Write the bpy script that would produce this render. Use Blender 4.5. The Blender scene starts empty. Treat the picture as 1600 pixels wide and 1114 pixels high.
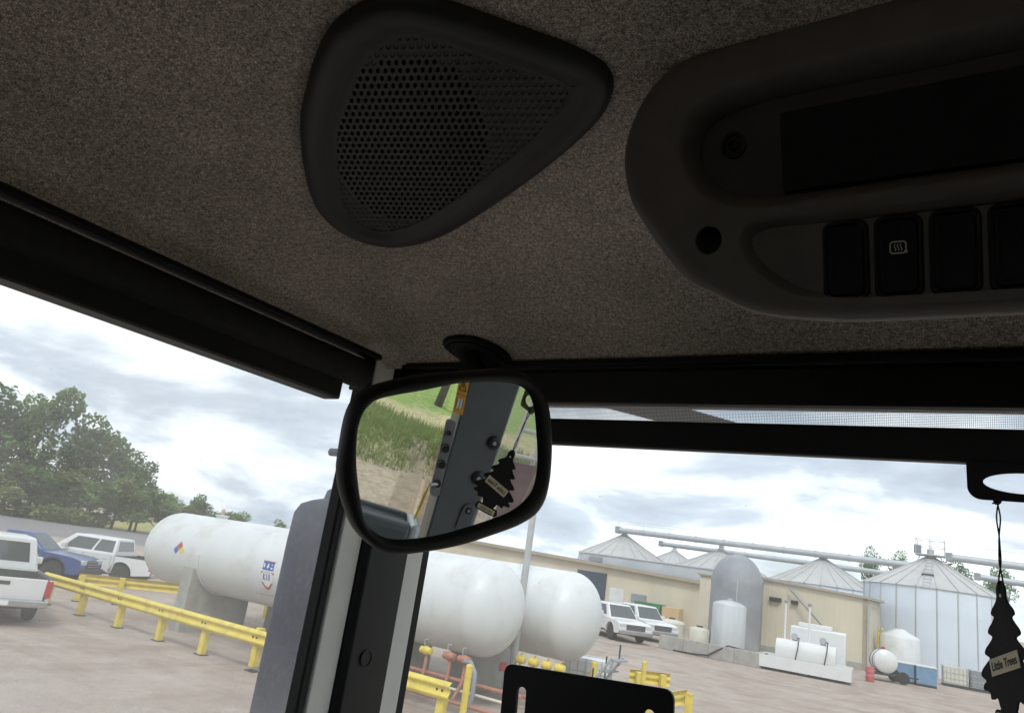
import bpy, bmesh, math, random
from mathutils import Vector, Matrix
from mathutils.geometry import tessellate_polygon
random.seed(7)
R = math.radians
sc = bpy.context.scene
COL = sc.collection

# ------------------------------------------------------------------ camera
cam_d = bpy.data.cameras.new('camera'); cam = bpy.data.objects.new('camera', cam_d); COL.objects.link(cam)
cam_d.sensor_width = 36.0; cam_d.lens = 25.875; cam_d.clip_start = 0.02; cam_d.clip_end = 3000
_fw, _rt, _up = Vector((-.5432, .7962, .2664)), Vector((.8391, .5239, .1441)), Vector((.0249, -.3018, .9530))
cam.matrix_world = Matrix(((_rt.x, _up.x, -_fw.x, 0), (_rt.y, _up.y, -_fw.y, 0), (_rt.z, _up.z, -_fw.z, 3.0), (0, 0, 0, 1)))
sc.camera = cam

# ------------------------------------------------------------------ world, sun, exposure
SUN_EL, SUN_ROT = R(50), R(150)
w = bpy.data.worlds.new('World'); sc.world = w; w.use_nodes = True
nt = w.node_tree; nt.nodes.clear()
def wn(t, **k):
    n = nt.nodes.new(t)
    for a, b in k.items(): setattr(n, a, b)
    return n
out = wn('ShaderNodeOutputWorld'); bg = wn('ShaderNodeBackground'); bg.inputs[1].default_value = .1
sky = wn('ShaderNodeTexSky', sky_type='NISHITA', sun_disc=False, sun_elevation=SUN_EL, sun_rotation=SUN_ROT)
sky.air_density = 1.0; sky.dust_density = 2.0
tc = wn('ShaderNodeTexCoord'); sep = wn('ShaderNodeSeparateXYZ'); nt.links.new(tc.outputs['Generated'], sep.inputs[0])
zz = wn('ShaderNodeMath', operation='MAXIMUM'); nt.links.new(sep.outputs[2], zz.inputs[0]); zz.inputs[1].default_value = 0
za = wn('ShaderNodeMath', operation='ADD'); nt.links.new(zz.outputs[0], za.inputs[0]); za.inputs[1].default_value = .30
comb = wn('ShaderNodeCombineXYZ')
for i in (0, 1):
    dv = wn('ShaderNodeMath', operation='DIVIDE'); nt.links.new(sep.outputs[i], dv.inputs[0]); nt.links.new(za.outputs[0], dv.inputs[1])
    nt.links.new(dv.outputs[0], comb.inputs[i])
def wnoise(scale, det, rough, off):
    mp = wn('ShaderNodeMapping'); mp.inputs[1].default_value = off; nt.links.new(comb.outputs[0], mp.inputs[0])
    n = wn('ShaderNodeTexNoise'); n.inputs['Scale'].default_value = scale; n.inputs['Detail'].default_value = det; n.inputs['Roughness'].default_value = rough
    n.inputs['Distortion'].default_value = .35
    nt.links.new(mp.outputs[0], n.inputs['Vector']); return n
def wramp(src, stops):
    r = wn('ShaderNodeValToRGB'); nt.links.new(src, r.inputs[0]); e = r.color_ramp.elements
    e[0].position, e[0].color = stops[0]; e[1].position, e[1].color = stops[-1]
    for p, c in stops[1:-1]:
        x = e.new(p); x.color = c
    return r
# cloud deck: bright tops, blue-grey bellies, a few thin openings to the sky behind
n1 = wnoise(1.5, 9, .55, (3.1, 1.7, 0)); n2 = wnoise(1.2, 6, .55, (9.3, 4.2, 2))
shade = wramp(n1.outputs[0], [(.40, (1.0, 1.0, 1.0, 1)), (.475, (.84, .86, .89, 1)), (.545, (.56, .60, .66, 1)), (.66, (.42, .465, .53, 1))])
cover = wramp(n2.outputs[0], [(.34, (.35, .35, .35, 1)), (.48, (1, 1, 1, 1))])
mul = wn('ShaderNodeMixRGB', blend_type='MULTIPLY'); mul.inputs[0].default_value = 1; nt.links.new(shade.outputs[0], mul.inputs[1]); mul.inputs[2].default_value = (12.4, 12.6, 13.2, 1)
skb = wn('ShaderNodeMixRGB', blend_type='MULTIPLY'); skb.inputs[0].default_value = 1; nt.links.new(sky.outputs[0], skb.inputs[1]); skb.inputs[2].default_value = (1.6, 1.6, 1.6, 1)
mx = wn('ShaderNodeMixRGB'); nt.links.new(cover.outputs[0], mx.inputs[0]); nt.links.new(skb.outputs[0], mx.inputs[1]); nt.links.new(mul.outputs[0], mx.inputs[2])
nt.links.new(mx.outputs[0], bg.inputs[0]); nt.links.new(bg.outputs[0], out.inputs[0])
sd = bpy.data.lights.new('sun', 'SUN'); sd.energy = 1.5; sd.angle = R(14); sd.color = (1, .96, .9)
sun = bpy.data.objects.new('sun', sd); COL.objects.link(sun)
_sd = Vector((math.sin(SUN_ROT) * math.cos(SUN_EL), math.cos(SUN_ROT) * math.cos(SUN_EL), math.sin(SUN_EL)))
sun.rotation_euler = (-_sd).to_track_quat('-Z', 'Y').to_euler()
sc.view_settings.view_transform = 'Standard'; sc.view_settings.look = 'None'
sc.view_settings.exposure = 0.4; sc.view_settings.gamma = 1.0; sc.view_settings.use_curve_mapping = False
sc.render.engine = 'CYCLES'
cy = sc.cycles; cy.use_denoising = True; cy.max_bounces = 10; cy.diffuse_bounces = 5; cy.transparent_max_bounces = 24; cy.glossy_bounces = 4
cy.caustics_reflective = False; cy.caustics_refractive = False; cy.sample_clamp_indirect = 6

# ------------------------------------------------------------------ materials
MATS = {}
class NT:
    def __init__(s, name):
        s.m = bpy.data.materials.new(name); s.m.use_nodes = True; s.t = s.m.node_tree; s.t.nodes.clear()
        s.out = s.n('ShaderNodeOutputMaterial')
    def n(s, t, **k):
        x = s.t.nodes.new(t)
        for a, b in k.items(): setattr(x, a, b)
        return x
    def l(s, a, b): s.t.links.new(a, b)
    def co(s, kind='Object'): return s.n('ShaderNodeTexCoord').outputs[kind] if kind != 'World' else s.n('ShaderNodeNewGeometry').outputs['Position']
    def noise(s, co, scale, det=4, rough=.55, stretch=None):
        if stretch:
            mp = s.n('ShaderNodeMapping'); mp.inputs['Scale'].default_value = stretch; s.l(co, mp.inputs[0]); co = mp.outputs[0]
        x = s.n('ShaderNodeTexNoise'); x.inputs['Scale'].default_value = scale; x.inputs['Detail'].default_value = det; x.inputs['Roughness'].default_value = rough
        s.l(co, x.inputs['Vector']); return x.outputs[0]
    def ramp(s, src, stops, interp='LINEAR'):
        r = s.n('ShaderNodeValToRGB'); s.l(src, r.inputs[0]); r.color_ramp.interpolation = interp; e = r.color_ramp.elements
        c4 = lambda c: (c, c, c, 1) if isinstance(c, (int, float)) else (*c, 1)
        e[0].position = stops[0][0]; e[0].color = c4(stops[0][1]); e[1].position = stops[-1][0]; e[1].color = c4(stops[-1][1])
        for p, c in stops[1:-1]:
            x = e.new(p); x.color = c4(c)
        return r.outputs[0]
    def mix(s, f, a, b, mode='MIX'):
        x = s.n('ShaderNodeMixRGB', blend_type=mode)
        for i, v in enumerate((f, a, b)):
            if hasattr(v, 'is_linked') or hasattr(v, 'links'): s.l(v, x.inputs[i])
            else: x.inputs[i].default_value = v if i == 0 else (*v, 1)
        return x.outputs[0]
    def bump(s, h, st, dist=.01):
        b = s.n('ShaderNodeBump'); b.inputs['Strength'].default_value = st; b.inputs['Distance'].default_value = dist; s.l(h, b.inputs['Height']); return b.outputs[0]
    def pr(s, col, rough=.6, metal=0., spec=.5, nrm=None):
        p = s.n('ShaderNodeBsdfPrincipled')
        for k, v in (('Base Color', col), ('Roughness', rough), ('Metallic', metal), ('Specular IOR Level', spec)):
            if hasattr(v, 'links'): s.l(v, p.inputs[k])
            else: p.inputs[k].default_value = (*v, 1) if k == 'Base Color' else v
        if nrm is not None: s.l(nrm, p.inputs['Normal'])
        s.l(p.outputs[0], s.out.inputs[0]); return p
def mat(name, col, rough=.6, metal=0., spec=.5, var=.12, vs=6., bump=0., bs=60., bd=.002, dirt=None, dirt_s=3., dirt_a=.5, stretch=None, coords='Object'):
    if name in MATS: return MATS[name]
    t = NT(name); co = t.co(coords)
    nz = t.noise(co, vs, 5, .6, stretch)
    c = t.mix(t.ramp(nz, [(.3, 0.), (.7, 1.)]), tuple(x * (1 - var) for x in col), tuple(min(1, x * (1 + var)) for x in col))
    if dirt:
        dn = t.ramp(t.noise(co, dirt_s, 7, .65), [(.5, 0.), (.72, dirt_a)])
        c = t.mix(dn, c, dirt)
    nr = t.bump(t.noise(co, bs, 3, .6), bump, bd) if bump else None
    t.pr(c, rough, metal, spec, nr); MATS[name] = t.m; return t.m

def m_felt():
    t = NT('headliner_felt'); co = t.co('World')
    a = t.noise(co, 780, 3, .8); b = t.noise(co, 270, 5, .75); c = t.noise(co, 9, 3, .5)
    base = t.ramp(a, [(.33, (.065, .053, .043)), (.45, (.36, .308, .262)), (.55, (.66, .575, .495)), (.66, (1., .90, .79))])
    sp = t.ramp(b, [(.34, .42), (.5, .95), (.64, 1.38)])
    col = t.mix(1., base, sp, 'MULTIPLY')
    col = t.mix(1., col, t.ramp(c, [(.3, .86), (.7, 1.1)]), 'MULTIPLY')
    t.pr(col, .95, 0, .15, t.bump(a, .6, .0012)); return t.m
def m_mirror():
    t = NT('mirror_silver'); t.pr((.86, .89, .88), .004, 1.0); return t.m
def m_glass(name, veil=.07, spots=1.0):
    t = NT(name); co = t.co('World')
    tr = t.n('ShaderNodeBsdfTransparent'); tr.inputs[0].default_value = (.94, .965, .96, 1)
    gl = t.n('ShaderNodeBsdfGlossy'); gl.inputs[0].default_value = (1, 1, 1, 1); gl.inputs[1].default_value = .02
    fr = t.n('ShaderNodeFresnel'); bf = t.n('ShaderNodeNewGeometry').outputs['Backfacing']; io = t.n('ShaderNodeMath', operation='MULTIPLY_ADD'); t.l(bf, io.inputs[0]); io.inputs[1].default_value = 1 / 1.30 - 1.30; io.inputs[2].default_value = 1.30; t.l(io.outputs[0], fr.inputs[0])
    m1 = t.n('ShaderNodeMixShader'); t.l(fr.outputs[0], m1.inputs[0]); t.l(tr.outputs[0], m1.inputs[1]); t.l(gl.outputs[0], m1.inputs[2])
    tl = t.n('ShaderNodeBsdfTranslucent'); tl.inputs[0].default_value = (.82, .80, .76, 1)
    df = t.n('ShaderNodeBsdfDiffuse'); df.inputs[0].default_value = (.5, .48, .45, 1)
    du = t.n('ShaderNodeMixShader'); du.inputs[0].default_value = .2; t.l(tl.outputs[0], du.inputs[1]); t.l(df.outputs[0], du.inputs[2])
    smear = t.ramp(t.noise(co, 5, 6, .62), [(.3, veil * .65), (.75, veil * 1.5)])
    vo = t.n('ShaderNodeTexVoronoi', feature='F1'); vo.inputs['Scale'].default_value = 44; t.l(co, vo.inputs['Vector'])
    dots = t.ramp(vo.outputs['Distance'], [(.030, .6), (.062, 0.)])
    sel = t.ramp(t.noise(co, 21, 2, .5), [(.54, 0.), (.64, spots)])
    dd = t.mix(1., dots, sel, 'MULTIPLY'); f = t.mix(1., smear, dd, 'ADD')
    m2 = t.n('ShaderNodeMixShader'); t.l(f, m2.inputs[0]); t.l(m1.outputs[0], m2.inputs[1]); t.l(du.outputs[0], m2.inputs[2])
    t.l(m2.outputs[0], t.out.inputs[0]); return t.m
def m_screen():
    t = NT('shade_mesh'); co = t.co('World'); sp = t.n('ShaderNodeSeparateXYZ'); t.l(co, sp.inputs[0])
    def thread(o, pitch):
        a = t.n('ShaderNodeMath', operation='DIVIDE'); t.l(o, a.inputs[0]); a.inputs[1].default_value = pitch
        b = t.n('ShaderNodeMath', operation='FRACT'); t.l(a.outputs[0], b.inputs[0]); return t.ramp(b.outputs[0], [(.0, 1.), (.14, 1.), (.19, 0.)])
    f = t.mix(1., thread(sp.outputs[0], .0017), thread(sp.outputs[2], .0017), 'LIGHTEN')
    tr = t.n('ShaderNodeBsdfTransparent'); df = t.n('ShaderNodeBsdfDiffuse'); df.inputs[0].default_value = (.22, .22, .23, 1)
    tl = t.n('ShaderNodeBsdfTranslucent'); tl.inputs[0].default_value = (.45, .45, .46, 1)
    ad = t.n('ShaderNodeAddShader'); t.l(df.outputs[0], ad.inputs[0]); t.l(tl.outputs[0], ad.inputs[1])
    mx_ = t.n('ShaderNodeMixShader'); t.l(f, mx_.inputs[0]); t.l(tr.outputs[0], mx_.inputs[1]); t.l(ad.outputs[0], mx_.inputs[2]); t.l(mx_.outputs[0], t.out.inputs[0]); return t.m
def m_gravel():
    t = NT('gravel'); co = t.co('World')
    big = t.noise(co, .13, 5, .6); mid = t.noise(co, 1.1, 7, .68); fine = t.noise(co, 24, 5, .75); tr1 = t.noise(co, .9, 6, .62, (1., .10, 1.)); tr2 = t.noise(co, 1.0, 6, .62, (.09, 1., 1.)); peb = t.noise(co, 7, 4, .7)
    c = t.ramp(big, [(.3, (.355, .287, .237)), (.7, (.445, .378, .325))])
    c = t.mix(t.ramp(tr1, [(.50, 0.), (.60, .42)]), c, (.29, .22, .17))
    c = t.mix(t.ramp(tr2, [(.50, 0.), (.60, .42)]), c, (.28, .215, .17))
    c = t.mix(t.ramp(t.noise(co, .42, 6, .66), [(.50, 0.), (.62, .6)]), c, (.285, .215, .165))
    c = t.mix(t.ramp(mid, [(.46, 0.), (.68, .6)]), c, (.50, .442, .392))
    c = t.mix(t.ramp(peb, [(.58, 0.), (.68, .5)]), c, (.24, .20, .165))
    c = t.mix(1., c, t.ramp(fine, [(.25, .6), (.5, 1.), (.78, 1.35)]), 'MULTIPLY')
    h = t.mix(.45, mid, fine); t.pr(c, .95, 0, .2, t.bump(h, .7, .07)); return t.m
def m_hill():
    t = NT('hillside_soil'); co = t.co('World'); sp = t.n('ShaderNodeSeparateXYZ'); t.l(co, sp.inputs[0])
    wob = t.n('ShaderNodeMath', operation='MULTIPLY_ADD'); t.l(t.noise(co, .55, 6, .6), wob.inputs[0]); wob.inputs[1].default_value = 5.0; t.l(sp.outputs[0], wob.inputs[2])
    k = t.n('ShaderNodeMath', operation='DIVIDE'); t.l(wob.outputs[0], k.inputs[0]); k.inputs[1].default_value = 60
    dirt, g1, g2, straw = (.40, .32, .23), (.20, .27, .07), (.24, .32, .09), (.46, .39, .22)
    c = t.ramp(k.outputs[0], [(.242, dirt), (.258, (.36, .35, .15)), (.27, g1), (.300, g2), (.308, straw), (.338, straw), (.35, g2), (.8, (.26, .33, .10))])
    c = t.mix(1., c, t.ramp(t.noise(co, 7, 6, .7), [(.25, .6), (.5, 1.), (.8, 1.4)]), 'MULTIPLY')
    t.pr(c, .95, 0, .15, t.bump(t.noise(co, 5, 6, .7), .6, .08)); return t.m
def m_leaf(name, c):
    t = NT(name); co = t.co('World'); nn = t.noise(co, .35, 3, .6)
    col = t.mix(t.ramp(nn, [(.35, 0.), (.65, 1.)]), tuple(x * .72 for x in c), tuple(x * 1.3 for x in c))
    p = t.pr(col, .7, 0, .25); tl = t.n('ShaderNodeBsdfTranslucent'); t.l(col, tl.inputs[0]); m = t.n('ShaderNodeMixShader'); m.inputs[0].default_value = .45
    t.l(p.outputs[0], m.inputs[1]); t.l(tl.outputs[0], m.inputs[2]); t.l(m.outputs[0], t.out.inputs[0]); return t.m
def m_siding(name, col, axis=0, pitch=.3, horiz=False, dirt=.25):
    t = NT(name); co = t.co('World'); sp = t.n('ShaderNodeSeparateXYZ'); t.l(co, sp.inputs[0])
    a = t.n('ShaderNodeMath', operation='DIVIDE'); t.l(sp.outputs[2 if horiz else axis], a.inputs[0]); a.inputs[1].default_value = pitch
    b = t.n('ShaderNodeMath', operation='PINGPONG'); t.l(a.outputs[0], b.inputs[0]); b.inputs[1].default_value = .5
    h = t.ramp(b.outputs[0], [(.06, 1.), (.16, 0.)]) if not horiz else b.outputs[0]
    st = t.noise(co, .8, 6, .65, (1, 1, .18)); c = t.mix(t.ramp(st, [(.45, 0.), (.75, dirt)]), col, tuple(x * .55 for x in col))
    c = t.mix(1., c, t.ramp(t.noise(co, .35, 3, .5), [(.3, .92), (.7, 1.06)]), 'MULTIPLY')
    t.pr(c, .5, 0., .4, t.bump(h, .3, .02)); return t.m
FELT = m_felt(); MIRROR = m_mirror(); GLASS_F = m_glass('windshield_glass', .07, 1.); GLASS_S = m_glass('side_glass', .135, .8); SCREEN = m_screen(); GLASS_R = m_glass('clean_side_glass', .022, .3)
GRAVEL = m_gravel(); HILL = m_hill()
BLKP = mat('black_plastic', (.013, .013, .014), .55, spec=.35, var=.2, vs=40, bump=.25, bs=900, bd=.0006)
GRYP = mat('charcoal_plastic', (.0165, .0165, .016), .5, var=.15, vs=30, bump=.35, bs=1100, bd=.0006)
CONS = mat('console_plastic', (.140, .129, .110), .52, var=.12, vs=30, bump=.35, bs=1100, bd=.0006)
BLKR = mat('black_rubber', (.012, .012, .012), .8, var=.2, vs=30)
BLKM = mat('black_steel', (.008, .008, .009), .6, spec=.25, var=.2, vs=20)
FAB = mat('shade_fabric', (.02, .02, .021), .9, var=.25, vs=60, bump=.4, bs=700, bd=.0008)
GREYF = mat('bounce_floor_mat', (.14, .13, .12), .9, var=.2, vs=8)  # unseen floor, colour lightened to bounce light up to the headliner
STRIP = mat('switch_strip_grey', (.16, .16, .165), .5, var=.08)
BAYP = mat('bay_plastic', (.050, .047, .044), .6, var=.15, vs=30)
STEELG = mat('pillar_grey_steel', (.80, .78, .78), .45, var=.06, vs=12, bump=.1, bs=300, bd=.0005)
SLATE = mat('pillar_slate_paint', (.085, .092, .096), .45, var=.08, vs=14, bump=.15, bs=500, bd=.0005)
WHITEINK = mat('white_ink', (.75, .75, .72), .6, var=.03)
INK = mat('black_ink', (.012, .012, .012), .6, var=.03)
ORANGE = mat('orange_sticker', (.62, .30, .03), .5, var=.08, vs=60)
CREAM = mat('cream_label', (.80, .70, .50), .7, var=.06, vs=120)
CARD = mat('black_card', (.016, .016, .014), .9, var=.3, vs=300)
HOUSE = mat('scuffed_blue_grey_plastic', (.012, .024, .060), .6, var=.18, vs=9, bump=.3, bs=200, bd=.0015, dirt=(.13, .15, .18), dirt_s=90, dirt_a=.4)
YEL = mat('yellow_paint', (.72, .57, .09), .55, var=.10, vs=3, dirt=(.34, .25, .10), dirt_s=4, dirt_a=.6)
WHT = mat('white_tank_paint', (.66, .675, .685), .4, var=.03, vs=2, dirt=(.46, .42, .35), dirt_s=1.3, dirt_a=.5, stretch=(1, 1, .3))
CONC = mat('concrete', (.36, .345, .32), .9, var=.15, vs=2.5, bump=.4, bs=30, bd=.01, dirt=(.20, .185, .165), dirt_s=2.2, dirt_a=.6)
CARW = mat('white_car_paint', (.70, .70, .70), .25, var=.03, vs=2, dirt=(.45, .40, .34), dirt_s=2, dirt_a=.3)
CARB = mat('blue_car_paint', (.030, .062, .20), .3, var=.1, vs=3, dirt=(.16, .15, .17), dirt_s=2, dirt_a=.4)
TAUPE = mat('faded_tan_car_paint', (.30, .24, .21), .5, var=.1)
CARG = mat('car_glass', (.05, .062, .066), .06, spec=.8, var=.1)
TYRE = mat('tyre_rubber', (.022, .022, .022), .85, var=.2)
RIM = mat('alloy_rim', (.42, .42, .42), .35, .7, var=.1)
CHROME = mat('dull_chrome', (.45, .45, .46), .3, .8, var=.1)
DARK = mat('dark_trim', (.03, .03, .03), .6, var=.2)
REDL = mat('red_lens', (.42, .018, .02), .25, var=.05)
AMB = mat('clear_lens', (.55, .57, .58), .15, var=.1)
PIPEO = mat('orange_pipe_paint', (.40, .17, .115), .55, var=.15, vs=8, dirt=(.25, .1, .06), dirt_s=10)
REDP = mat('red_paint', (.45, .03, .03), .5, var=.1)
TAN = m_siding('tan_siding', (.62, .555, .43), 0, .3); TANX = m_siding('tan_siding_end', (.52, .445, .32), 1, .3)
EAVE = mat('eave_trim', (.36, .31, .24), .6)
GALV = m_siding('galvanised_corrugation', (.66, .715, .80), 0, .11, True, .15)
GALVR = mat('galvanised_roof', (.50, .49, .48), .5, .25, var=.06, vs=1.5, dirt=(.40, .37, .34), dirt_s=.8, dirt_a=.5, coords='World')
GREYM = m_siding('grey_metal_wall', (.46, .48, .50), 0, .45, dirt=.15)
ROOFM = mat('pale_metal_roof', (.55, .55, .54), .5, .1, var=.05, vs=.6, coords='World')
STEEL = mat('galvanised_steel', (.45, .47, .49), .5, .35, var=.08, vs=2)
SILV = mat('stainless_tank', (.60, .62, .63), .35, .45, var=.06, vs=1.2, stretch=(3, 3, .2))
GREYT = mat('weathered_poly_tank', (.25, .265, .29), .6, var=.15, vs=.8, dirt=(.38, .36, .33), dirt_s=.9, dirt_a=.6)
POLY = mat('milky_poly', (.62, .60, .50), .5, var=.08, vs=2)
DOORB = mat('dark_blue_door', (.045, .062, .095), .5, var=.1)
GREEN = mat('green_bin_paint', (.03, .20, .085), .5, var=.1)
CARTON = mat('tan_carton', (.55, .39, .21), .8, var=.1)
BLUEP = mat('blue_plastic', (.15, .27, .41), .5, var=.15, vs=3)
WOODP = mat('grey_pole', (.40, .41, .41), .8, var=.1, vs=4)
ASPH = mat('road_asphalt', (.21, .195, .195), .9, var=.12, vs=.4, bump=.2, bs=20, coords='World')
VERGE = mat('dry_grass_verge', (.30, .27, .085), .95, var=.3, vs=1.5, bump=.5, bs=12, bd=.1, coords='World')
BARK = mat('bark', (.10, .08, .06), .9, var=.3, vs=6, bump=.6, bs=20, bd=.02)
LEAF1 = m_leaf('leaf_mid', (.185, .285, .095)); LEAF2 = m_leaf('leaf_dark', (.145, .240, .090)); LEAF3 = m_leaf('leaf_olive', (.225, .285, .095)); GRASSM = m_leaf('grass_blade', (.25, .29, .105))
MAROON = mat('maroon_panel', (.11, .035, .04), .6, var=.15, vs=4, dirt=(.3, .2, .18), dirt_s=4, dirt_a=.4)
PALEP = mat('pale_pipe', (.50, .46, .42), .5, var=.1)
STONE = mat('pale_stone', (.45, .41, .35), .9, var=.2, vs=8, bump=.5, bs=20)

# ------------------------------------------------------------------ mesh helpers
class MB:
    def __init__(s): s.v = []; s.f = []
    def add(s, vs, fs):
        o = len(s.v); s.v += [tuple(p) for p in vs]; s.f += [tuple(i + o for i in f) for f in fs]; return s
    def box(s, x0, x1, y0, y1, z0, z1, M=None):
        vs = [Vector((x, y, z)) for z in (z0, z1) for y in (y0, y1) for x in (x0, x1)]
        if M: vs = [M @ p for p in vs]
        return s.add(vs, [(0, 2, 3, 1), (4, 5, 7, 6), (0, 1, 5, 4), (2, 6, 7, 3), (0, 4, 6, 2), (1, 3, 7, 5)])
    def cyl(s, a, b, r, r2=None, n=14, caps=True):
        a, b = Vector(a), Vector(b); r2 = r if r2 is None else r2; d = (b - a).normalized()
        u = d.orthogonal().normalized(); v = d.cross(u); vs = []
        for c, q in ((a, r), (b, r2)):
            for i in range(n):
                t = 2 * math.pi * i / n; vs.append(c + (u * math.cos(t) + v * math.sin(t)) * q)
        fs = [(i, (i + 1) % n, n + (i + 1) % n, n + i) for i in range(n)]
        if caps: fs += [tuple(range(n - 1, -1, -1)), tuple(range(n, 2 * n))]
        return s.add(vs, fs)
    def tube(s, pts, r, n=8):
        pts = [Vector(p) for p in pts]; rings = []; u = None
        for i, p in enumerate(pts):
            d = (pts[min(i + 1, len(pts) - 1)] - pts[max(i - 1, 0)]).normalized()
            u = (u - d * u.dot(d)).normalized() if u is not None and (u - d * u.dot(d)).length > 1e-6 else d.orthogonal().normalized()
            v = d.cross(u); rr = r[i] if isinstance(r, (list, tuple)) else r
            rings.append([p + (u * math.cos(2 * math.pi * k / n) + v * math.sin(2 * math.pi * k / n)) * rr for k in range(n)])
        return s.loft(rings, True)
    def loft(s, rings, caps=False):
        n = len(rings[0]); vs = [p for r in rings for p in r]; fs = []
        for j in range(len(rings) - 1):
            for i in range(n): fs.append((j * n + i, j * n + (i + 1) % n, (j + 1) * n + (i + 1) % n, (j + 1) * n + i))
        if caps: fs += [tuple(range(n - 1, -1, -1)), tuple((len(rings) - 1) * n + i for i in range(n))]
        return s.add(vs, fs)
    def lathe(s, prof, M=None, n=32, caps=True):
        rings = [[Vector((r * math.cos(2 * math.pi * i / n), r * math.sin(2 * math.pi * i / n), z)) for i in range(n)] for r, z in prof]
        if M: rings = [[M @ p for p in r] for r in rings]
        return s.loft(rings, caps)
    def extr(s, poly, a, b, f):
        """polygon (2-D) swept from a to b; f(u, v, w) -> 3-D point"""
        n = len(poly); vs = [f(u, v, a) for u, v in poly] + [f(u, v, b) for u, v in poly]
        tri = tessellate_polygon([[Vector((u, v, 0)) for u, v in poly]])
        fs = [(i, (i + 1) % n, n + (i + 1) % n, n + i) for i in range(n)] + [tuple(t) for t in tri] + [tuple(n + k for k in reversed(t)) for t in tri]
        return s.add(vs, fs)
    def build(s, name, m, parent=None, bevel=0., seg=2, smooth=True, angle=35, loc=None, rot=None, recalc=True):
        me = bpy.data.meshes.new(name); me.from_pydata(s.v, [], s.f)
        if recalc:
            bm = bmesh.new(); bm.from_mesh(me); bmesh.ops.recalc_face_normals(bm, faces=bm.faces); bm.to_mesh(me); bm.free()
        if smooth:
            me.shade_smooth(); me.set_sharp_from_angle(angle=R(angle))
        me.materials.append(m); o = bpy.data.objects.new(name, me); COL.objects.link(o)
        if bevel:
            b = o.modifiers.new('bevel', 'BEVEL'); b.width = bevel; b.segments = seg; b.limit_method = 'ANGLE'; b.angle_limit = R(40); b.harden_normals = False
        if parent: o.parent = parent
        if loc: o.location = loc
        if rot: o.rotation_euler = rot
        return o
def thing(name, label, cat, loc=(0, 0, 0), rz=0., group=None, rot=None):
    o = bpy.data.objects.new(name, None); COL.objects.link(o); o.location = loc; o.rotation_euler = rot or (0, 0, rz); o.empty_display_size = .1
    return tag(o, label, cat, group)
def tag(o, label=None, cat=None, group=None, kind=None):
    for k, v in (('label', label), ('category', cat), ('group', group), ('kind', kind)):
        if v: o[k] = v
    return o
def copy_tree(o, parent=None):
    c = o.copy(); COL.objects.link(c); c.parent = parent
    for ch in list(o.children): copy_tree(ch, c)
    return c
def spline(pts, k=6):
    P = [Vector((*p, 0)) if len(p) == 2 else Vector(p) for p in pts]; n = len(P); o = []
    for i in range(n):
        a, b, c, d = P[i - 1], P[i], P[(i + 1) % n], P[(i + 2) % n]
        for j in range(k):
            t = j / k; o.append(.5 * ((2 * b) + (c - a) * t + (2 * a - 5 * b + 4 * c - d) * t * t + (3 * b - a - 3 * c + d) * t ** 3))
    return o
def ccw(P):
    A = sum(P[i - 1].x * P[i].y - P[i].x * P[i - 1].y for i in range(len(P))); return P if A > 0 else P[::-1]
def inset(P, d):
    n = len(P); o = []
    for i in range(n):
        t = (P[(i + 1) % n] - P[i - 1]).normalized(); o.append(P[i] + Vector((-t.y, t.x, 0)) * d)
    return o
def inside(P, x, y):
    c = False; n = len(P)
    for i in range(n):
        a, b = P[i - 1], P[i]
        if (a.y > y) != (b.y > y) and x < (b.x - a.x) * (y - a.y) / (b.y - a.y) + a.x: c = not c
    return c
def arc(cx, cy, r, a0, a1, n): return [(cx + r * math.cos(a0 + (a1 - a0) * i / n), cy + r * math.sin(a0 + (a1 - a0) * i / n)) for i in range(n + 1)]
def rrect(x0, x1, y0, y1, r, n=4):
    h = math.pi / 2
    return arc(x1 - r, y1 - r, r, 0, h, n) + arc(x0 + r, y1 - r, r, h, 2 * h, n) + arc(x0 + r, y0 + r, r, 2 * h, 3 * h, n) + arc(x1 - r, y0 + r, r, 3 * h, 4 * h, n)
XY = lambda u, v, w_: Vector((u, v, w_))
XZ = lambda u, v, w_: Vector((u, w_, v))
YZ = lambda u, v, w_: Vector((w_, u, v))
def text(name, body, size, m, parent, M, thick=.0002):
    cu = bpy.data.curves.new(name, 'FONT'); cu.body = body; cu.size = size; cu.align_x = 'CENTER'; cu.align_y = 'CENTER'; cu.extrude = thick; cu.offset = size * .018
    tmp = bpy.data.objects.new(name, cu); COL.objects.link(tmp); dg = bpy.context.evaluated_depsgraph_get(); dg.update()
    me = bpy.data.meshes.new_from_object(tmp.evaluated_get(dg)); bpy.data.objects.remove(tmp); me.materials.clear(); me.materials.append(m)
    o = bpy.data.objects.new(name, me); COL.objects.link(o); o.parent = parent; o.matrix_local = M; return o
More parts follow.
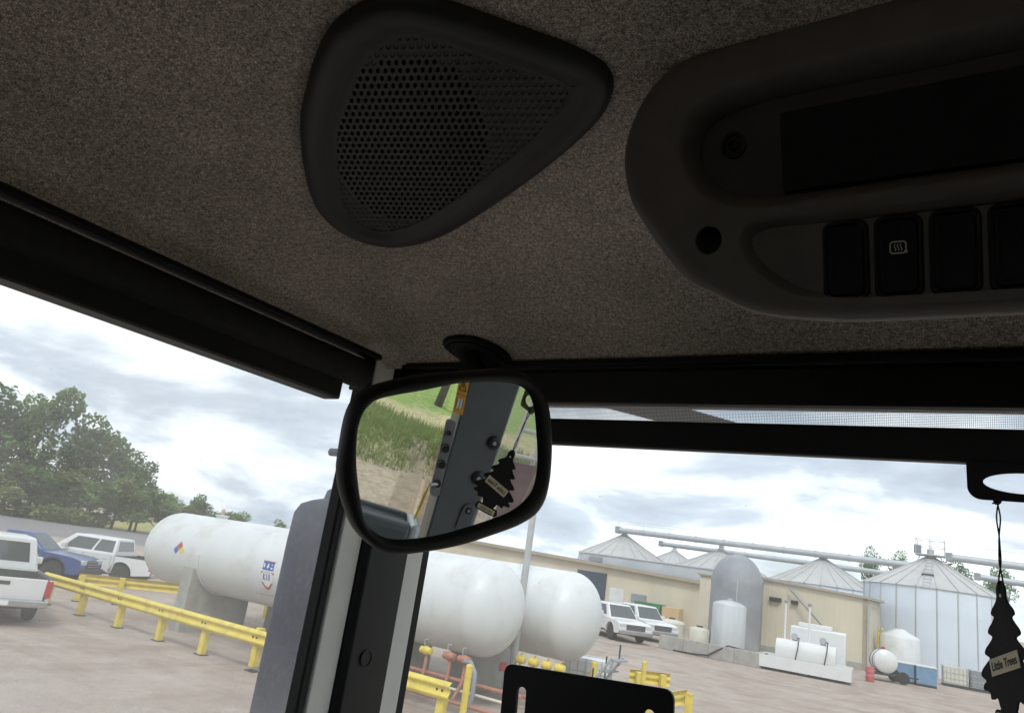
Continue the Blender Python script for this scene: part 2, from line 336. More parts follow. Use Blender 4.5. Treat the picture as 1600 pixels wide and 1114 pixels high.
# ================================================================== ground and terrain
MB().add([(-900, -500, 0), (700, -500, 0), (700, 1200, 0), (-900, 1200, 0)], [(0, 1, 2, 3)]).build('ground', GRAVEL)['kind'] = 'structure'
o = MB().add([(-84, -60, .006), (-56, -60, .006), (-60, 190, .006), (-92, 190, .006)], [(0, 1, 2, 3)]).build('road', ASPH); o['kind'] = 'structure'
o = MB().add([(-140, -80, .012), (-84.2, -80, .012), (-92, 220, .012), (-160, 220, .012)], [(0, 1, 2, 3)]).build('grass_verge', VERGE); o['kind'] = 'structure'
def hill_z(x, y):
    t = max(0., x - 9.5); z = .045 * max(0., t - 2) + .075 * max(0., t - 9.5)
    return z + .22 * min(1, t / 3) + (.06 * math.sin(x * .9 + y * .5) + .05 * math.sin(y * 1.3 - x * .4)) * min(1, t / 4)
hv, hf = [], []; xs = [6.5 + i * .5 for i in range(60)] + [37 + i * 6 for i in range(24)]; ys = [-40 + j * 2 for j in range(18)] + [-4 + j * .5 for j in range(36)] + [15 + j * 3 for j in range(16)]
for x in xs:
    for y in ys: hv.append((x, y, .02 + hill_z(x, y)))
for i in range(len(xs) - 1):
    for j in range(len(ys) - 1): k = i * len(ys) + j; hf.append((k, k + len(ys), k + len(ys) + 1, k + 1))
m_ = MB(); m_.add(hv, hf); o = m_.build('hillside', HILL); o['kind'] = 'structure'

# ================================================================== the cab around the camera
cab = thing('loader_cab', 'dark wheel loader cab around the viewer with brown felt headliner, grey pillars and dusty glass', 'cab')
# headliner: a vaulted felt shell, low along the windows and higher over the seat
def vault(x, y):
    ds = [max(.002, v) for v in (.812 - y, x + .80, .80 - x, y + .72)]; d = sum(v ** -2 for v in ds) ** -.5
    return 3.256 + .19 * (1 - math.exp(-d / .26))
NX, NY = 81, 77; ramp_ = lambda t: .5 - .5 * math.cos(math.pi * t)
xs = [-.80 + 1.60 * (.55 * i / (NX - 1) + .45 * ramp_(i / (NX - 1))) for i in range(NX)]; ys = [-.72 + 1.532 * (.55 * j / (NY - 1) + .45 * ramp_(j / (NY - 1))) for j in range(NY)]
m_ = MB(); m_.add([(x, y, vault(x, y)) for x in xs for y in ys], [(i * NY + j, i * NY + j + 1, (i + 1) * NY + j + 1, (i + 1) * NY + j) for i in range(NX - 1) for j in range(NY - 1)])
m_.build('headliner', FELT, cab, angle=60)
MB().box(-.95, .95, -.9, 1.12, 3.47, 3.60).build('roof', GRYP, cab, .02)
MB().box(-.80, .80, .83, .86, 3.265, 3.469).build('header_beam', BLKM, cab, .003)
MB().box(-.93, .93, .985, 1.04, 3.262, 3.4695).build('windshield_top_rail', BLKM, cab, .004)
for s in (-1, 1): MB().box(s * .875 - .03, s * .875 + .03, -.78, .80, 3.262, 3.4695).build('side_top_rail', BLKM, cab, .004)
MB().box(-.88, .88, -.86, -.80, 3.262, 3.4695).build('rear_top_rail', BLKM, cab, .004)
MB().box(-.93, .93, -.88, 1.04, 1.58, 1.66).build('cab_floor', GREYF, cab, .004)
MB().box(-.90, .90, .99, 1.05, 1.661, 1.76).build('front_lower_panel', GRYP, cab, .01)
for s in (-1, 1):
    MB().box(s * .87 - .03, s * .87 + .03, .191 if s < 0 else .421, .784, 1.661, 2.56 if s < 0 else 2.40).build('side_shading_sill', GRYP, cab, .01)  # unseen sills, raised to cut window light reaching the headliner
    MB().box(s * .87 - .03, s * .87 + .03, -.779, .19 if s < 0 else .42, 1.661, 3.2615).build('side_rear_light_block', GRYP, cab, .01)  # unseen solid panels, added to block side light from the rear headliner
MB().box(-.88, .88, -.87, -.81, 1.66, 3.05).build('rear_shading_panel', GRYP, cab, .01)  # unseen, raised to leave little rear window and darken the headliner
for s in (-1, 1): MB().box(s * .87 - .045, s * .87 + .045, -.88, -.78, 1.66, 3.262).build('rear_pillar', SLATE, cab, .012)
MB().box(-.90, .90, 1.005, 1.011, 1.76, 3.262).build('windshield', GLASS_F, cab, smooth=False)
MB().box(-.869, -.864, 0.192, .985, 2.56, 3.262).build('side_window', GLASS_S, cab, smooth=False)
MB().box(.864, .869, 0.422, .836, 2.40, 3.262).build('side_window', GLASS_R, cab, smooth=False)
MB().box(-.82, .82, -.838, -.833, 3.05, 3.262).build('rear_window', GLASS_S, cab, smooth=False)
dsh = MB().extr([(.50, 2.20), (.50, 2.36), (.53, 2.41), (.60, 2.43), (.985, 2.40), (.985, 2.20)], -.74, .74, YZ).build('bounce_dashboard', mat('bounce_dash', (.50, .48, .45), .7, var=.06, vs=10, bump=.2, bs=400, bd=.001), cab, .01)  # unseen pale dash, added to bounce skylight up onto the front headliner
# left front pillar: black core, two grey flanges, black trim cover with a round plug, rubber seals
lp = MB().box(-.822, -.802, .787, .998, 1.66, 3.27).build('front_pillar', BLKM, cab, .006)
MB().box(-.8015, -.780, .784, .829, 1.66, 3.268).build('flange', STEELG, lp, .003)
MB().box(-.8015, -.780, .932, .976, 1.66, 3.268).build('flange', STEELG, lp, .003)
MB().extr([(.8295, -.8015), (.8295, -.776), (.838, -.768), (.88, -.766), (.922, -.768), (.9315, -.776), (.9315, -.8015)], 1.66, 3.268, lambda u, v, h: Vector((v, u, h))).build('trim_cover', BLKP, lp, .002)
m_ = MB(); M = Matrix.Translation((-.767, .868, 2.838)) @ Matrix.Rotation(math.pi / 2, 4, 'Y')
m_.lathe([(.0118, -.002), (.0118, .0018), (.0108, .0026), (.0104, .0014), (.002, .0016)], M, 28).build('plug', BLKP, lp)
MB().box(-.805, -.783, .770, .7835, 1.66, 3.268).build('rubber_seal', BLKR, lp, .003)
MB().box(-.805, -.783, .9765, .996, 1.66, 3.268).build('rubber_seal', BLKR, lp, .003)
# right front pillar: slate painted steel with bolts, a switch strip and a warning sticker
rp = MB().add([(.80, .838, 3.27), (.80, .992, 3.27), (.80, 1.05, 1.9), (.80, .965, 1.9), (.93, .838, 3.27), (.93, .992, 3.27), (.93, 1.05, 1.9), (.93, .965, 1.9)], [(0, 1, 2, 3), (4, 7, 6, 5), (0, 4, 5, 1), (1, 5, 6, 2), (2, 6, 7, 3), (3, 7, 4, 0)]).build('front_pillar', SLATE, cab, .006)
rp['label'] = 'slate grey right pillar with bolts and switch strip, seen in the mirror'
def on_rp(y, z, d=0.): return Matrix.Translation((.80 - d, y, z)) @ Matrix.Rotation(-math.pi / 2, 4, 'Y')
for y, z, r in ((.985, 2.923, .020), (.978, 2.815, .020), (.985, 2.719, .012)):
    b = MB().lathe([(r, -.001), (r, .004), (r * .75, .009), (r * .5, .010), (r * .48, .006)], on_rp(y, z), 20).build('bolt', GRYP, rp)
    MB().lathe([(r * .3, .004), (r * .3, .013), (r * .18, .0135), (r * .16, .010)], on_rp(y, z), 6).build('bolt_head', STEEL, b)
sw = MB().extr([(.8605 + a, 2.84 + b) for a, b in rrect(-.014, .014, -.108, .108, .010)], .80, .785, lambda u, v, x: Vector((x, u + (2.84 - v) * .13, v))).build('switch_strip', STRIP, rp, .002)
for y, z, r in ((.851, 2.912, .006), (.856, 2.869, .012), (.862, 2.824, .012), (.870, 2.769, .010)):
    MB().lathe([(r, .014), (r, .022), (r * .85, .030), (r * .4, .0305)], on_rp(y, z), 16).build('knob', BLKR, sw)
MB().cyl((.772, .868, 2.769), (.752, .845, 2.768), .004, n=8).build('key', STEEL, sw)
MB().tube([(.752, .845, 2.768), (.75, .842, 2.745), (.752, .842, 2.71), (.75, .838, 2.665)], [.0015, .004, .005, .003], 6).build('yellow_strap', YEL, sw)
st = MB().add([(.7985, .827, 3.066), (.7985, .857, 3.066), (.7985, .872, 2.968), (.7985, .843, 2.968), (.80, .827, 3.066), (.80, .857, 3.066), (.80, .872, 2.968), (.80, .843, 2.968)], [(0, 1, 2, 3), (4, 7, 6, 5), (0, 4, 5, 1), (1, 5, 6, 2), (2, 6, 7, 3), (3, 7, 4, 0)]).build('warning_sticker', ORANGE, rp, smooth=False)
fS = lambda u, v, x: Vector((x, u + (3.066 - v) * .155, v))
m_ = MB()
for a, b in (((.831, 3.033), (.842, 3.058)), ((.842, 3.058), (.853, 3.033)), ((.853, 3.033), (.831, 3.033))):
    m_.tube([fS(*a, .7978), fS(*b, .7978)], .0011, 5)
m_.tube([fS(.842, 3.050, .7978), fS(.842, 3.041, .7978)], .001, 5); m_.box(.7976, .7984, .836, .866, 3.0205, 3.0215)
m_.build('warning_triangle', INK, st)
m_ = MB(); m_.extr([(.834, 2.982), (.850, 2.982), (.850, 3.010), (.834, 3.010)], .7984, .7979, fS); m_.build('book_symbol', WHITEINK, st, smooth=False)
m_ = MB(); m_.tube([fS(.842, 2.980, .7976), fS(.842, 3.012, .7976)], .0008, 5)
for a in (.834, .850): m_.tube([fS(a, 2.982, .7976), fS(a, 3.010, .7976)], .0007, 5)
m_.build('book_outline', INK, st)
br = MB().extr(arc(.985, 2.719, .019, 0, math.pi, 8) + [(.966, 2.66), (1.004, 2.66)], .799, .793, lambda u, v, x: Vector((x, u, v))).build('bracket', SLATE, rp, .002)
# moulded ledge under the right window with a shallow tray
m_ = MB(); prof = [(.74, 2.40), (.74, 2.625), (.752, 2.642), (.775, 2.646), (.785, 2.632), (.835, 2.632), (.845, 2.646), (.862, 2.646), (.862, 2.40)]
m_.extr(prof, .10, .835, lambda u, v, y: Vector((u, y, v))).build('window_ledge', SLATE, cab, .006)
MB().box(.752, .862, .8355, .868, 2.45, 2.648).build('ledge_end_cap', STEEL, cab, .012)

# ================================================================== ceiling speaker
sp_ = thing('ceiling_speaker', 'dark teardrop shaped speaker cover with round perforated grille in the headliner', 'speaker', (0, 0, 0))
S_OUT = [(-.1246, -.0636), (-.1178, .0103), (-.1021, .0753), (-.0786, .1127), (-.0516, .1343), (-.014, .1389), (.0358, .1354), (.088, .1318), (.1179, .1222), (.1316, .0978), (.131, .0565), (.1067, -.0202), (.064, -.1199), (.0253, -.1893), (-.0228, -.2291), (-.076, -.2229), (-.1128, -.1705)]
SC, SU, SV, SN = Vector((-.4155, .4353, 3.3702)), Vector((.7062, .708, 0)), Vector((.7019, -.7001, .1311)), Vector((.0928, -.0926, -.9914))
sq = lambda p, w_: SC + SU * p[0] + SV * p[1] + SN * w_      # w_ out of the headliner, towards the seat
SO = ccw(spline(S_OUT, 5))
prof = [(0, -.014), (0, .003), (.003, .0085), (.010, .0115), (.019, .0115), (.025, .0100), (.027, .0086), (.030, .0086), (.031, .0076), (.036, .0076)]
MB().loft([[sq(p, w_) for p in inset(SO, d)] for d, w_ in prof]).build('bezel', GRYP, sp_, angle=50)
SI = inset(SO, .0285); c0 = Vector((-.0222, -.0400, 0)); e1 = Vector((.0715, .0285, 0)); e2 = Vector((-.0142, .1215, 0))
m_ = MB(); mdim = MB(); pt = .083; wc = .0072
for j in range(-48, 49):
    for i in range(-48, 49):
        a = (i + .5 * (j & 1)) * pt; b = j * pt * .866
        ce = c0 + e1 * a + e2 * b
        if not inside(SI, ce.x, ce.y): continue
        W = lambda q, w_: sq((c0.x + e1.x * q[0] + e2.x * q[1], c0.y + e1.y * q[0] + e2.y * q[1]), w_)
        hx = [(a + (pt / math.sqrt(3) if k % 2 == 0 else pt / 2) * math.cos(math.pi / 6 * (k + 1)), b + (pt / math.sqrt(3) if k % 2 == 0 else pt / 2) * math.sin(math.pi / 6 * (k + 1))) for k in range(12)]
        hole = a * a + b * b < 1.0; rh = pt * (.29 if hole else .36)
        rg = lambda f: [(a + rh * f * math.cos(math.pi / 6 * (k + 1)), b + rh * f * math.sin(math.pi / 6 * (k + 1))) for k in range(12)]
        if hole: m_.loft([[W(q, wc) for q in hx], [W(q, wc) for q in rg(1)], [W(q, wc - .006) for q in rg(1)]])
        else:
            n0 = len(mdim.v); mdim.loft([[W(q, wc) for q in hx], [W(q, wc) for q in rg(1)], [W(q, wc - .0008) for q in rg(.7)]]); mdim.f.append(tuple(n0 + 24 + k for k in range(12)))
g = m_.build('perforated_grille', GRYP, sp_, recalc=False, smooth=False); mdim.build('dimpled_plate', GRYP, sp_, recalc=False, smooth=False)['kind'] = 'stuff'; g['kind'] = 'stuff'
MB().extr([(p.x, p.y) for p in inset(SO, .022)], .0005, -.0005, lambda u, v, w_: sq((u, v), w_)).build('speaker_cloth', BLKR, sp_, smooth=False)

# ================================================================== overhead console
con = thing('overhead_console', 'dark moulded overhead console with radio bay and row of rocker switches', 'console', (0, 0, 0))
CX = .06
fq = lambda p, w_: Vector((p[0], .4874 + .33 * (3.25 - p[1]) - .9496 * w_, p[1] - .3134 * w_))   # fascia plane; w_ towards the seat
mirr = lambda l: l + [(2 * CX - x, y) for x, y in l[::-1]]
CO_ = ccw(spline(mirr([(-.02, 3.3945), (-.0713, 3.3925), (-.1437, 3.3902), (-.1921, 3.3838), (-.224, 3.3626), (-.2415, 3.3275), (-.2398, 3.2933), (-.227, 3.2676), (-.1969, 3.227), (-.1679, 3.2089), (-.1403, 3.1961), (-.1014, 3.1898), (-.0692, 3.1874), (-.02, 3.1872)]), 4))
R1 = ccw(spline(mirr([(-.02, 3.357), (-.075, 3.358), (-.127, 3.3575), (-.165, 3.3525), (-.186, 3.342), (-.1945, 3.322), (-.192, 3.302), (-.180, 3.284), (-.158, 3.2715), (-.125, 3.2672), (-.07, 3.2675), (-.02, 3.2678)]), 4))
R2 = ccw(spline(mirr([(-.02, 3.2608), (-.087, 3.2612), (-.125, 3.2620), (-.143, 3.2590), (-.1505, 3.2500), (-.1485, 3.2370), (-.136, 3.2215), (-.114, 3.2065), (-.0927, 3.2005), (-.06, 3.1975), (-.02, 3.1963)]), 4))
H1 = [Vector((-.173 + .0105 * math.cos(2 * math.pi * k / 24), 3.25 + .0105 * math.sin(2 * math.pi * k / 24), 0)) for k in range(24)]
m_ = MB(); m_.loft([[fq(p, w_) for p in inset(CO_, d)] for d, w_ in ((.055, -.17), (.030, -.08), (.006, -.024), (0, -.012), (.002, -.005), (.008, -.001), (.015, 0))])
loops = [inset(CO_, .015), R1[::-1], R2[::-1], H1[::-1]]
tri = tessellate_polygon([[Vector((p.x, p.y, 0)) for p in l] for l in loops]); m_.add([fq(p, 0) for l in loops for p in l], [tuple(t) for t in tri])
for L_, depth, lip, tp in ((R1, .024, .004, .007), (R2, .011, .003, .004)):
    m_.loft([[fq(p, w_) for p in inset(L_, d)] for d, w_ in ((0, 0), (lip * .4, -.0007), (lip, -.004), (lip + tp, -depth))])
m_.loft([[fq(p, w_) for p in inset(H1, d)] for d, w_ in ((0, 0), (.0006, -.0006), (.0008, -.02))])
bm = bmesh.new(); me_ = bpy.data.meshes.new('tmp'); me_.from_pydata(m_.v, [], m_.f); bm.from_mesh(me_); bmesh.ops.remove_doubles(bm, verts=bm.verts, dist=1e-5)
bm.verts.index_update(); m2 = MB(); m2.v = [tuple(v.co) for v in bm.verts]; m2.f = [tuple(v.index for v in f.verts) for f in bm.faces]; bm.free()
m2.build('housing', CONS, con, angle=42)
slab = lambda poly, a_, b_: MB().extr(poly, a_, b_, lambda u, v, w_: fq((u, v), w_))
slab([(p.x, p.y) for p in inset(R1, .0095)], -.0245, -.027).build('radio_bay_plate', BAYP, con)
slab([(p.x, p.y) for p in inset(R2, .006)], -.0112, -.0135).build('switch_bay_plate', CONS, con)
slab(rrect(-.1228, .2428, 3.2800, 3.3345, .002), -.0175, -.0244).build('radio_panel', BLKM, con, .001)
slab([(p.x, p.y) for p in inset(H1, -.002)], -.0195, -.0205).build('hole_liner', BLKR, con)
sc_ = lambda prof_: MB().loft([[fq((-.1588 + r_ * math.cos(t), 3.3195 + r_ * math.sin(t)), w_) for t in [2 * math.pi * k / 20 for k in range(20)]] for r_, w_ in prof_], True)
sc_([(.0095, -.0246), (.0095, -.0222), (.0070, -.0215), (.0062, -.0235), (.002, -.0236)]).build('screw_collar', BLKP, con)
sc_([(.0042, -.0236), (.0040, -.0210), (.0022, -.0208), (.0018, -.0225), (.0005, -.0226)]).build('screw', BLKM, con)
for k in range(8):
    cx = -.0806 + k * .0323; cz = 3.2275
    rr = lambda w2, h2, r_: [(cx + x, cz + y) for x, y in rrect(-w2, w2, -h2, h2, r_, 5)]
    rim = MB(); rim.loft([[fq(p, w_) for p in rr(*q)] for q, w_ in (((.0146, .0262, .006), -.0112), ((.0145, .0261, .006), -.0088), ((.0136, .0252, .0055), -.0078), ((.0126, .0242, .005), -.0082), ((.0124, .0240, .005), -.0110))])
    swf = rim.build('rocker_switch', BLKP, con, angle=50)
    cap = MB(); cap.loft([[fq(p, w_ - .0009 * ((p[1] - cz) / .022)) for p in rr(*q)] for q, w_ in (((.0118, .0234, .0045), -.0108), ((.0117, .0233, .0045), -.0084), ((.0104, .0220, .004), -.0070), ((.0088, .0204, .0035), -.0070), ((.0080, .0196, .003), -.0077))], True)
    cap.build('rocker_cap', BLKM, swf, angle=40)
    if k == 1:
        ic = MB(); z0 = cz + .0055; wi = -.0069
        q = [fq((cx + x, z0 + y), wi) for x, y in rrect(-.0046, .0046, -.0036, .0036, .0016, 3)]; ic.tube(q + [q[0]], .00048, 5)
        for dx in (-.0018, 0, .0018): ic.tube([fq((cx + dx + .0005 * math.sin(t * 1.6), z0 - .0022 + .0011 * t), wi) for t in range(5)], .00036, 4)
        ic.cyl(fq((cx + .0045, z0 - .0030), wi - .0003), fq((cx + .0045, z0 - .0030), wi + .0003), .0011, n=8)
        ic.build('heated_mirror_symbol', WHITEINK, swf)

# ================================================================== roller shades
sh = thing('roller_sunshade', 'black roller sunshade with mesh screen and pull tab above the windshield', 'sunshade', (0, .80, 3.2))
def P(o_, par): o_.parent = par; o_.matrix_parent_inverse = par.matrix_basis.inverted(); return o_
P(MB().box(-.735, .735, .7995, .8145, 3.2525, 3.2615).build('mount_rail', BLKM, None, .002), sh)
P(MB().extr([(.800, 3.2035), (.800, 3.243), (.806, 3.251), (.824, 3.251), (.829, 3.246), (.829, 3.2035)], -.735, .735, YZ).build('cassette', BLKP, None, .002), sh)
P(MB().box(-.74, -.7355, .797, .832, 3.200, 3.2595).build('end_bracket', BLKM, None, .002), sh)
P(MB().box(.7355, .74, .797, .832, 3.200, 3.2595).build('end_bracket', BLKM, None, .002), sh)
P(MB().box(-.715, .715, .8135, .8145, 3.175, 3.210).build('mesh_screen', SCREEN, None, smooth=False), sh)
P(MB().box(-.72, .72, .800, .816, 3.1505, 3.1832).build('bottom_bar', BLKP, None, .003), sh)
tab = [(-.020, 3.152), (-.0195, 3.130)] + arc(-.008, 3.1285, .0115, math.pi, 1.5 * math.pi, 6) + [(.058, 3.117)] + arc(.058, 3.1285, .0115, 1.5 * math.pi, 2 * math.pi, 6) + [(.0705, 3.130), (.071, 3.152)]
hole = [(.0255 + .0325 * math.cos(t), 3.1335 + .0095 * math.sin(t)) for t in [2 * math.pi * i / 32 for i in range(32)]]
tl_ = tessellate_polygon([[Vector((*p, 0)) for p in tab], [Vector((*p, 0)) for p in hole]]); both = tab + hole
m_ = MB(); nT = len(tab); nH = len(hole)
vs = [Vector((x, .801, z)) for x, z in both] + [Vector((x, .804, z)) for x, z in both]; nb = len(both)
fs = [tuple(t) for t in tl_] + [tuple(k + nb for k in reversed(t)) for t in tl_]
fs += [(i, (i + 1) % nT, nb + (i + 1) % nT, nb + i) for i in range(nT)] + [(nT + i, nT + (i + 1) % nH, nb + nT + (i + 1) % nH, nb + nT + i) for i in range(nH)]
P(m_.add(vs, fs).build('pull_tab', BLKP, None, smooth=False), sh)
ss = thing('roller_sunshade', 'black roller sunshade along the left side window, rolled up', 'sunshade', (-.76, .1, 3.2))
P(MB().box(-.764, -.742, -.62, .757, 3.2525, 3.2612).build('mount_rail', BLKM, None, .002), ss)
P(MB().cyl((-.762, -.61, 3.228), (-.762, .744, 3.228), .0215, n=28).build('roller_tube', FAB, None), ss)
P(MB().box(-.786, -.7445, .7445, .7495, 3.206, 3.2524).build('end_bracket', BLKM, None, .002), ss)
P(MB().box(-.788, -.756, -.60, .706, 3.1805, 3.2135).build('bottom_bar', BLKP, None, .003), ss)
P(MB().box(-.7655, -.7645, -.60, .703, 3.2138, 3.222).build('rolled_screen', FAB, None, smooth=False), ss)

# ================================================================== windshield wiper outside the glass
wp = thing('windshield_wiper', 'black wiper arm lying diagonally outside behind the shade mesh', 'wiper', (-.5, 1.06, 3.26))
P(MB().add([(-.66, 1.055, 3.292), (-.50, 1.055, 3.292), (-.25, 1.055, 3.226), (-.36, 1.055, 3.226), (-.66, 1.07, 3.292), (-.50, 1.07, 3.292), (-.25, 1.07, 3.226), (-.36, 1.07, 3.226)], [(0, 1, 2, 3), (4, 7, 6, 5), (0, 4, 5, 1), (1, 5, 6, 2), (2, 6, 7, 3), (3, 7, 4, 0)]).build('wiper_arm', BLKM, None, .003), wp)
P(MB().box(-.30, .30, 1.03, 1.054, 3.206, 3.224).build('wiper_blade', BLKR, None, .004), wp)

# ================================================================== rear-view mirror
MP, MN, MU, MV = Vector((-.441, .663, 3.078)), Vector((.9246, -.3339, -.1829)), Vector((.3396, .9406, 0)), Vector((.1720, -.0621, .9831))
mir = thing('rear_view_mirror', 'black framed rear view mirror hanging from the headliner, reflecting grass and a pillar', 'mirror', (-.571, .752, 3.262))
M_OUT = [(-.1822, -.026), (-.1878, .0008), (-.1906, .0332), (-.1841, .0528), (-.1667, .0673), (-.124, .0878), (-.0676, .1079), (-.0258, .1208), (.0015, .1196), (.0248, .1082), (.0421, .0846), (.0561, .0479), (.0641, .0062), (.0595, -.0201), (.0387, -.0383), (.0075, -.054), (-.0322, -.071), (-.0799, -.0849), (-.1079, -.0891), (-.1282, -.0848), (-.1509, -.0713), (-.1677, -.0514)]
M_IN = [(-.1771, .0111), (-.1795, .0272), (-.1756, .043), (-.1629, .055), (-.1198, .0744), (-.0796, .0923), (-.0306, .106), (-.0117, .1075), (.0043, .103), (.018, .089), (.0306, .0622), (.0419, .0333), (.0458, .0073), (.0385, -.0098), (.0221, -.026), (-.0076, -.0417), (-.0557, -.0622), (-.0934, -.0726), (-.1165, -.0751), (-.1327, -.0706), (-.1447, -.063), (-.1564, -.0428), (-.1691, -.0149)]
def resample(Pl, n, c=(-.065, .015)):
    """points of a closed outline at n even angles about c"""
    o_ = []
    for k in range(n):
        t = 2 * math.pi * k / n; d = Vector((math.cos(t), math.sin(t))); best = None
        for i in range(len(Pl)):
            a, b = Pl[i - 1].xy - Vector(c), Pl[i].xy - Vector(c); e = b - a; den = d.x * e.y - d.y * e.x
            if abs(den) < 1e-12: continue
            s_ = (a.x * e.y - a.y * e.x) / den; q = (a.x * d.y - a.y * d.x) / den
            if s_ > 0 and -1e-6 <= q <= 1 + 1e-6: best = max(best or 0, s_)
        o_.append(Vector(c) + d * best)
    return o_
NO = 120; mo = resample(spline(M_OUT, 5), NO); mi = resample(spline(M_IN, 5), NO)
def mring(f, h): return [MP + MU * (a.x + (b.x - a.x) * f) + MV * (a.y + (b.y - a.y) * f) + MN * h for a, b in zip(mo, mi)]
def mshrink(s_, h): c = Vector((-.065, .015)); return [MP + MU * (c.x + (a.x - c.x) * s_) + MV * (c.y + (a.y - c.y) * s_) + MN * h for a in mo]
m_ = MB(); m_.loft([mring(1.06, -.003), mring(1.0, -.0005), mring(.97, .003), mring(.86, .0062), mring(.65, .0080), mring(.4, .0078), mring(.16, .0045), mring(.0, -.002), mring(0, -.010), mshrink(.97, -.018), mshrink(.88, -.026), mshrink(.70, -.031), mshrink(.4, -.034)], True)
P(m_.build('housing', BLKP, None, angle=60), mir)
m_ = MB(); m_.add([p for p in mring(1.05, 0)] + [p for p in mring(1.05, -.003)], [tuple(range(NO)), tuple(range(2 * NO - 1, NO - 1, -1))] + [(i, (i + 1) % NO, NO + (i + 1) % NO, NO + i) for i in range(NO)])
P(m_.build('mirror_glass', MIRROR, None, smooth=False), mir)
# mount: foot on the headliner, waisted neck, ball joint, stem to the back of the housing
m_ = MB(); FC, FA, FB, FN = Vector((-.5965, .7865, 3.274)), Vector((.0450, .0134, -.0088)), Vector((.010, -.0215, .012)), Vector((.22, -.42, -.88))
foot = lambda s_, w_: [FC + FA * (s_ * math.cos(t) * (1 + .10 * math.cos(2 * t))) + FB * (s_ * math.sin(t)) + FN * w_ for t in [2 * math.pi * k / 36 for k in range(36)]]
P(m_.loft([foot(1., -.012), foot(1.02, .002), foot(1.0, .006), foot(.9, .0085), foot(.86, .0085), foot(.84, .011), foot(.62, .014), foot(.5, .020), foot(.40, .026)], True).build('mount_foot', BLKM, None, angle=45), mir)
for k in (-1, 1): P(MB().cyl(FC + FA * (.72 * k) + FN * .005, FC + FA * (.72 * k) + FN * .0125, .005, n=12).build('screw', BLKP, None), mir)
P(MB().tube([FC + FN * .012, (-.584, .766, 3.240), (-.572, .744, 3.210), (-.553, .712, 3.180), (-.535, .680, 3.155), (-.512, .655, 3.132)], [.016, .013, .011, .010, .010, .012], 14).build('stem', BLKM, None), mir)
m_ = MB(); m_.lathe([(.002, -.016), (.010, -.0135), (.0145, -.0075), (.016, 0), (.0145, .0075), (.010, .0135), (.002, .016)], Matrix.Translation((-.5785, .756, 3.226)), 20); P(m_.build('ball_joint', BLKR, None), mir)

# ================================================================== pine tree air freshener
FR = Matrix.Translation((.004, .800, 3.046)) @ Matrix.Rotation(R(-61), 4, 'Z') @ Matrix.Rotation(R(-4), 4, 'Y')
fre = thing('air_freshener', 'black cardboard pine tree air freshener hanging by a twisted string from the pull tab', 'air freshener'); fre.matrix_world = FR
prof_r = [(.0025, 0), (.0060, -.006), (.0065, -.014), (.0100, -.019), (.0150, -.0235), (.0165, -.0275), (.0125, -.0300), (.0160, -.0345), (.0215, -.0395), (.0225, -.0435), (.0165, -.0465), (.0215, -.0515), (.0280, -.0565), (.0295, -.0610), (.0225, -.0640), (.0285, -.0690), (.0355, -.0745), (.0370, -.0795), (.0300, -.0830), (.0340, -.0865), (.0345, -.0905), (.0255, -.0920), (.0235, -.0975), (.0150, -.0955), (.0120, -.1010), (.0110, -.1045), (.0185, -.1055), (.0185, -.1165)]
poly = prof_r + [(-x, z) for x, z in prof_r[::-1]]
def scal(pl):
    o_ = spline(pl, 3); return [(p.x, p.y) for p in o_]
bd = MB().extr(scal(poly), -.0009, .0009, XZ).build('card', CARD, fre, smooth=False)
hl = MB().cyl((0, -.0011, -.012), (0, .0011, -.012), .0016, n=14).build('eyelet', WHITEINK, bd, smooth=False)
for s_ in (-1, 1):
    M0 = Matrix.Rotation(0 if s_ < 0 else math.pi, 4, 'Z')
    lm = MB(); lm.box(-.0215, .0215, -.0016, -.0010, -.0745, -.0605, M0 @ Matrix.Translation((0, 0, -.0675)) @ Matrix.Rotation(R(-13), 4, 'Y') @ Matrix.Translation((0, 0, .0675)))
    lab = lm.build('name_label', CREAM, bd, smooth=False)
    text('lettering', 'Little Trees', .0098, INK, lab, M0 @ Matrix.Translation((0, -.0018, -.0675)) @ Matrix.Rotation(R(-13), 4, 'Y') @ Matrix.Scale(.82, 4, (1, 0, 0)) @ Matrix.Rotation(math.pi / 2, 4, 'X'), .0001)
    l2 = MB(); l2.box(-.0160, .0160, -.0016, -.0010, -.1150, -.1070, M0); lb2 = l2.build('scent_label', CREAM, bd, smooth=False)
    text('lettering', 'new black', .0055, INK, lb2, M0 @ Matrix.Translation((0, -.0018, -.111)) @ Matrix.Rotation(math.pi / 2, 4, 'X'), .0001)
m_ = MB()
inv = FR.inverted(); top = inv @ Vector((.004, .8025, 3.118))
for ph in (0, math.pi):
    pts = []
    for k in range(25):
        t = k / 24; p = Vector((0, 0, -.012)).lerp(top, t); a = ph + t * 9.5; amp = .0010 + .0006 * math.sin(t * 9)
        pts.append(p + Vector((math.cos(a) * amp, math.sin(a) * amp, 0)))
    m_.tube(pts, .0007, 5)
kn = top
m_.tube([kn + Vector((.002 * math.cos(t), .003 * math.sin(t), .004 * math.cos(t))) for t in [i * .7 for i in range(10)]], .0010, 5)
m_.tube([kn, kn + Vector((-.003, -.001, -.003)), kn + Vector((-.0065, -.001, -.0025))], .0008, 5)
m_.build('string', BLKR, fre)

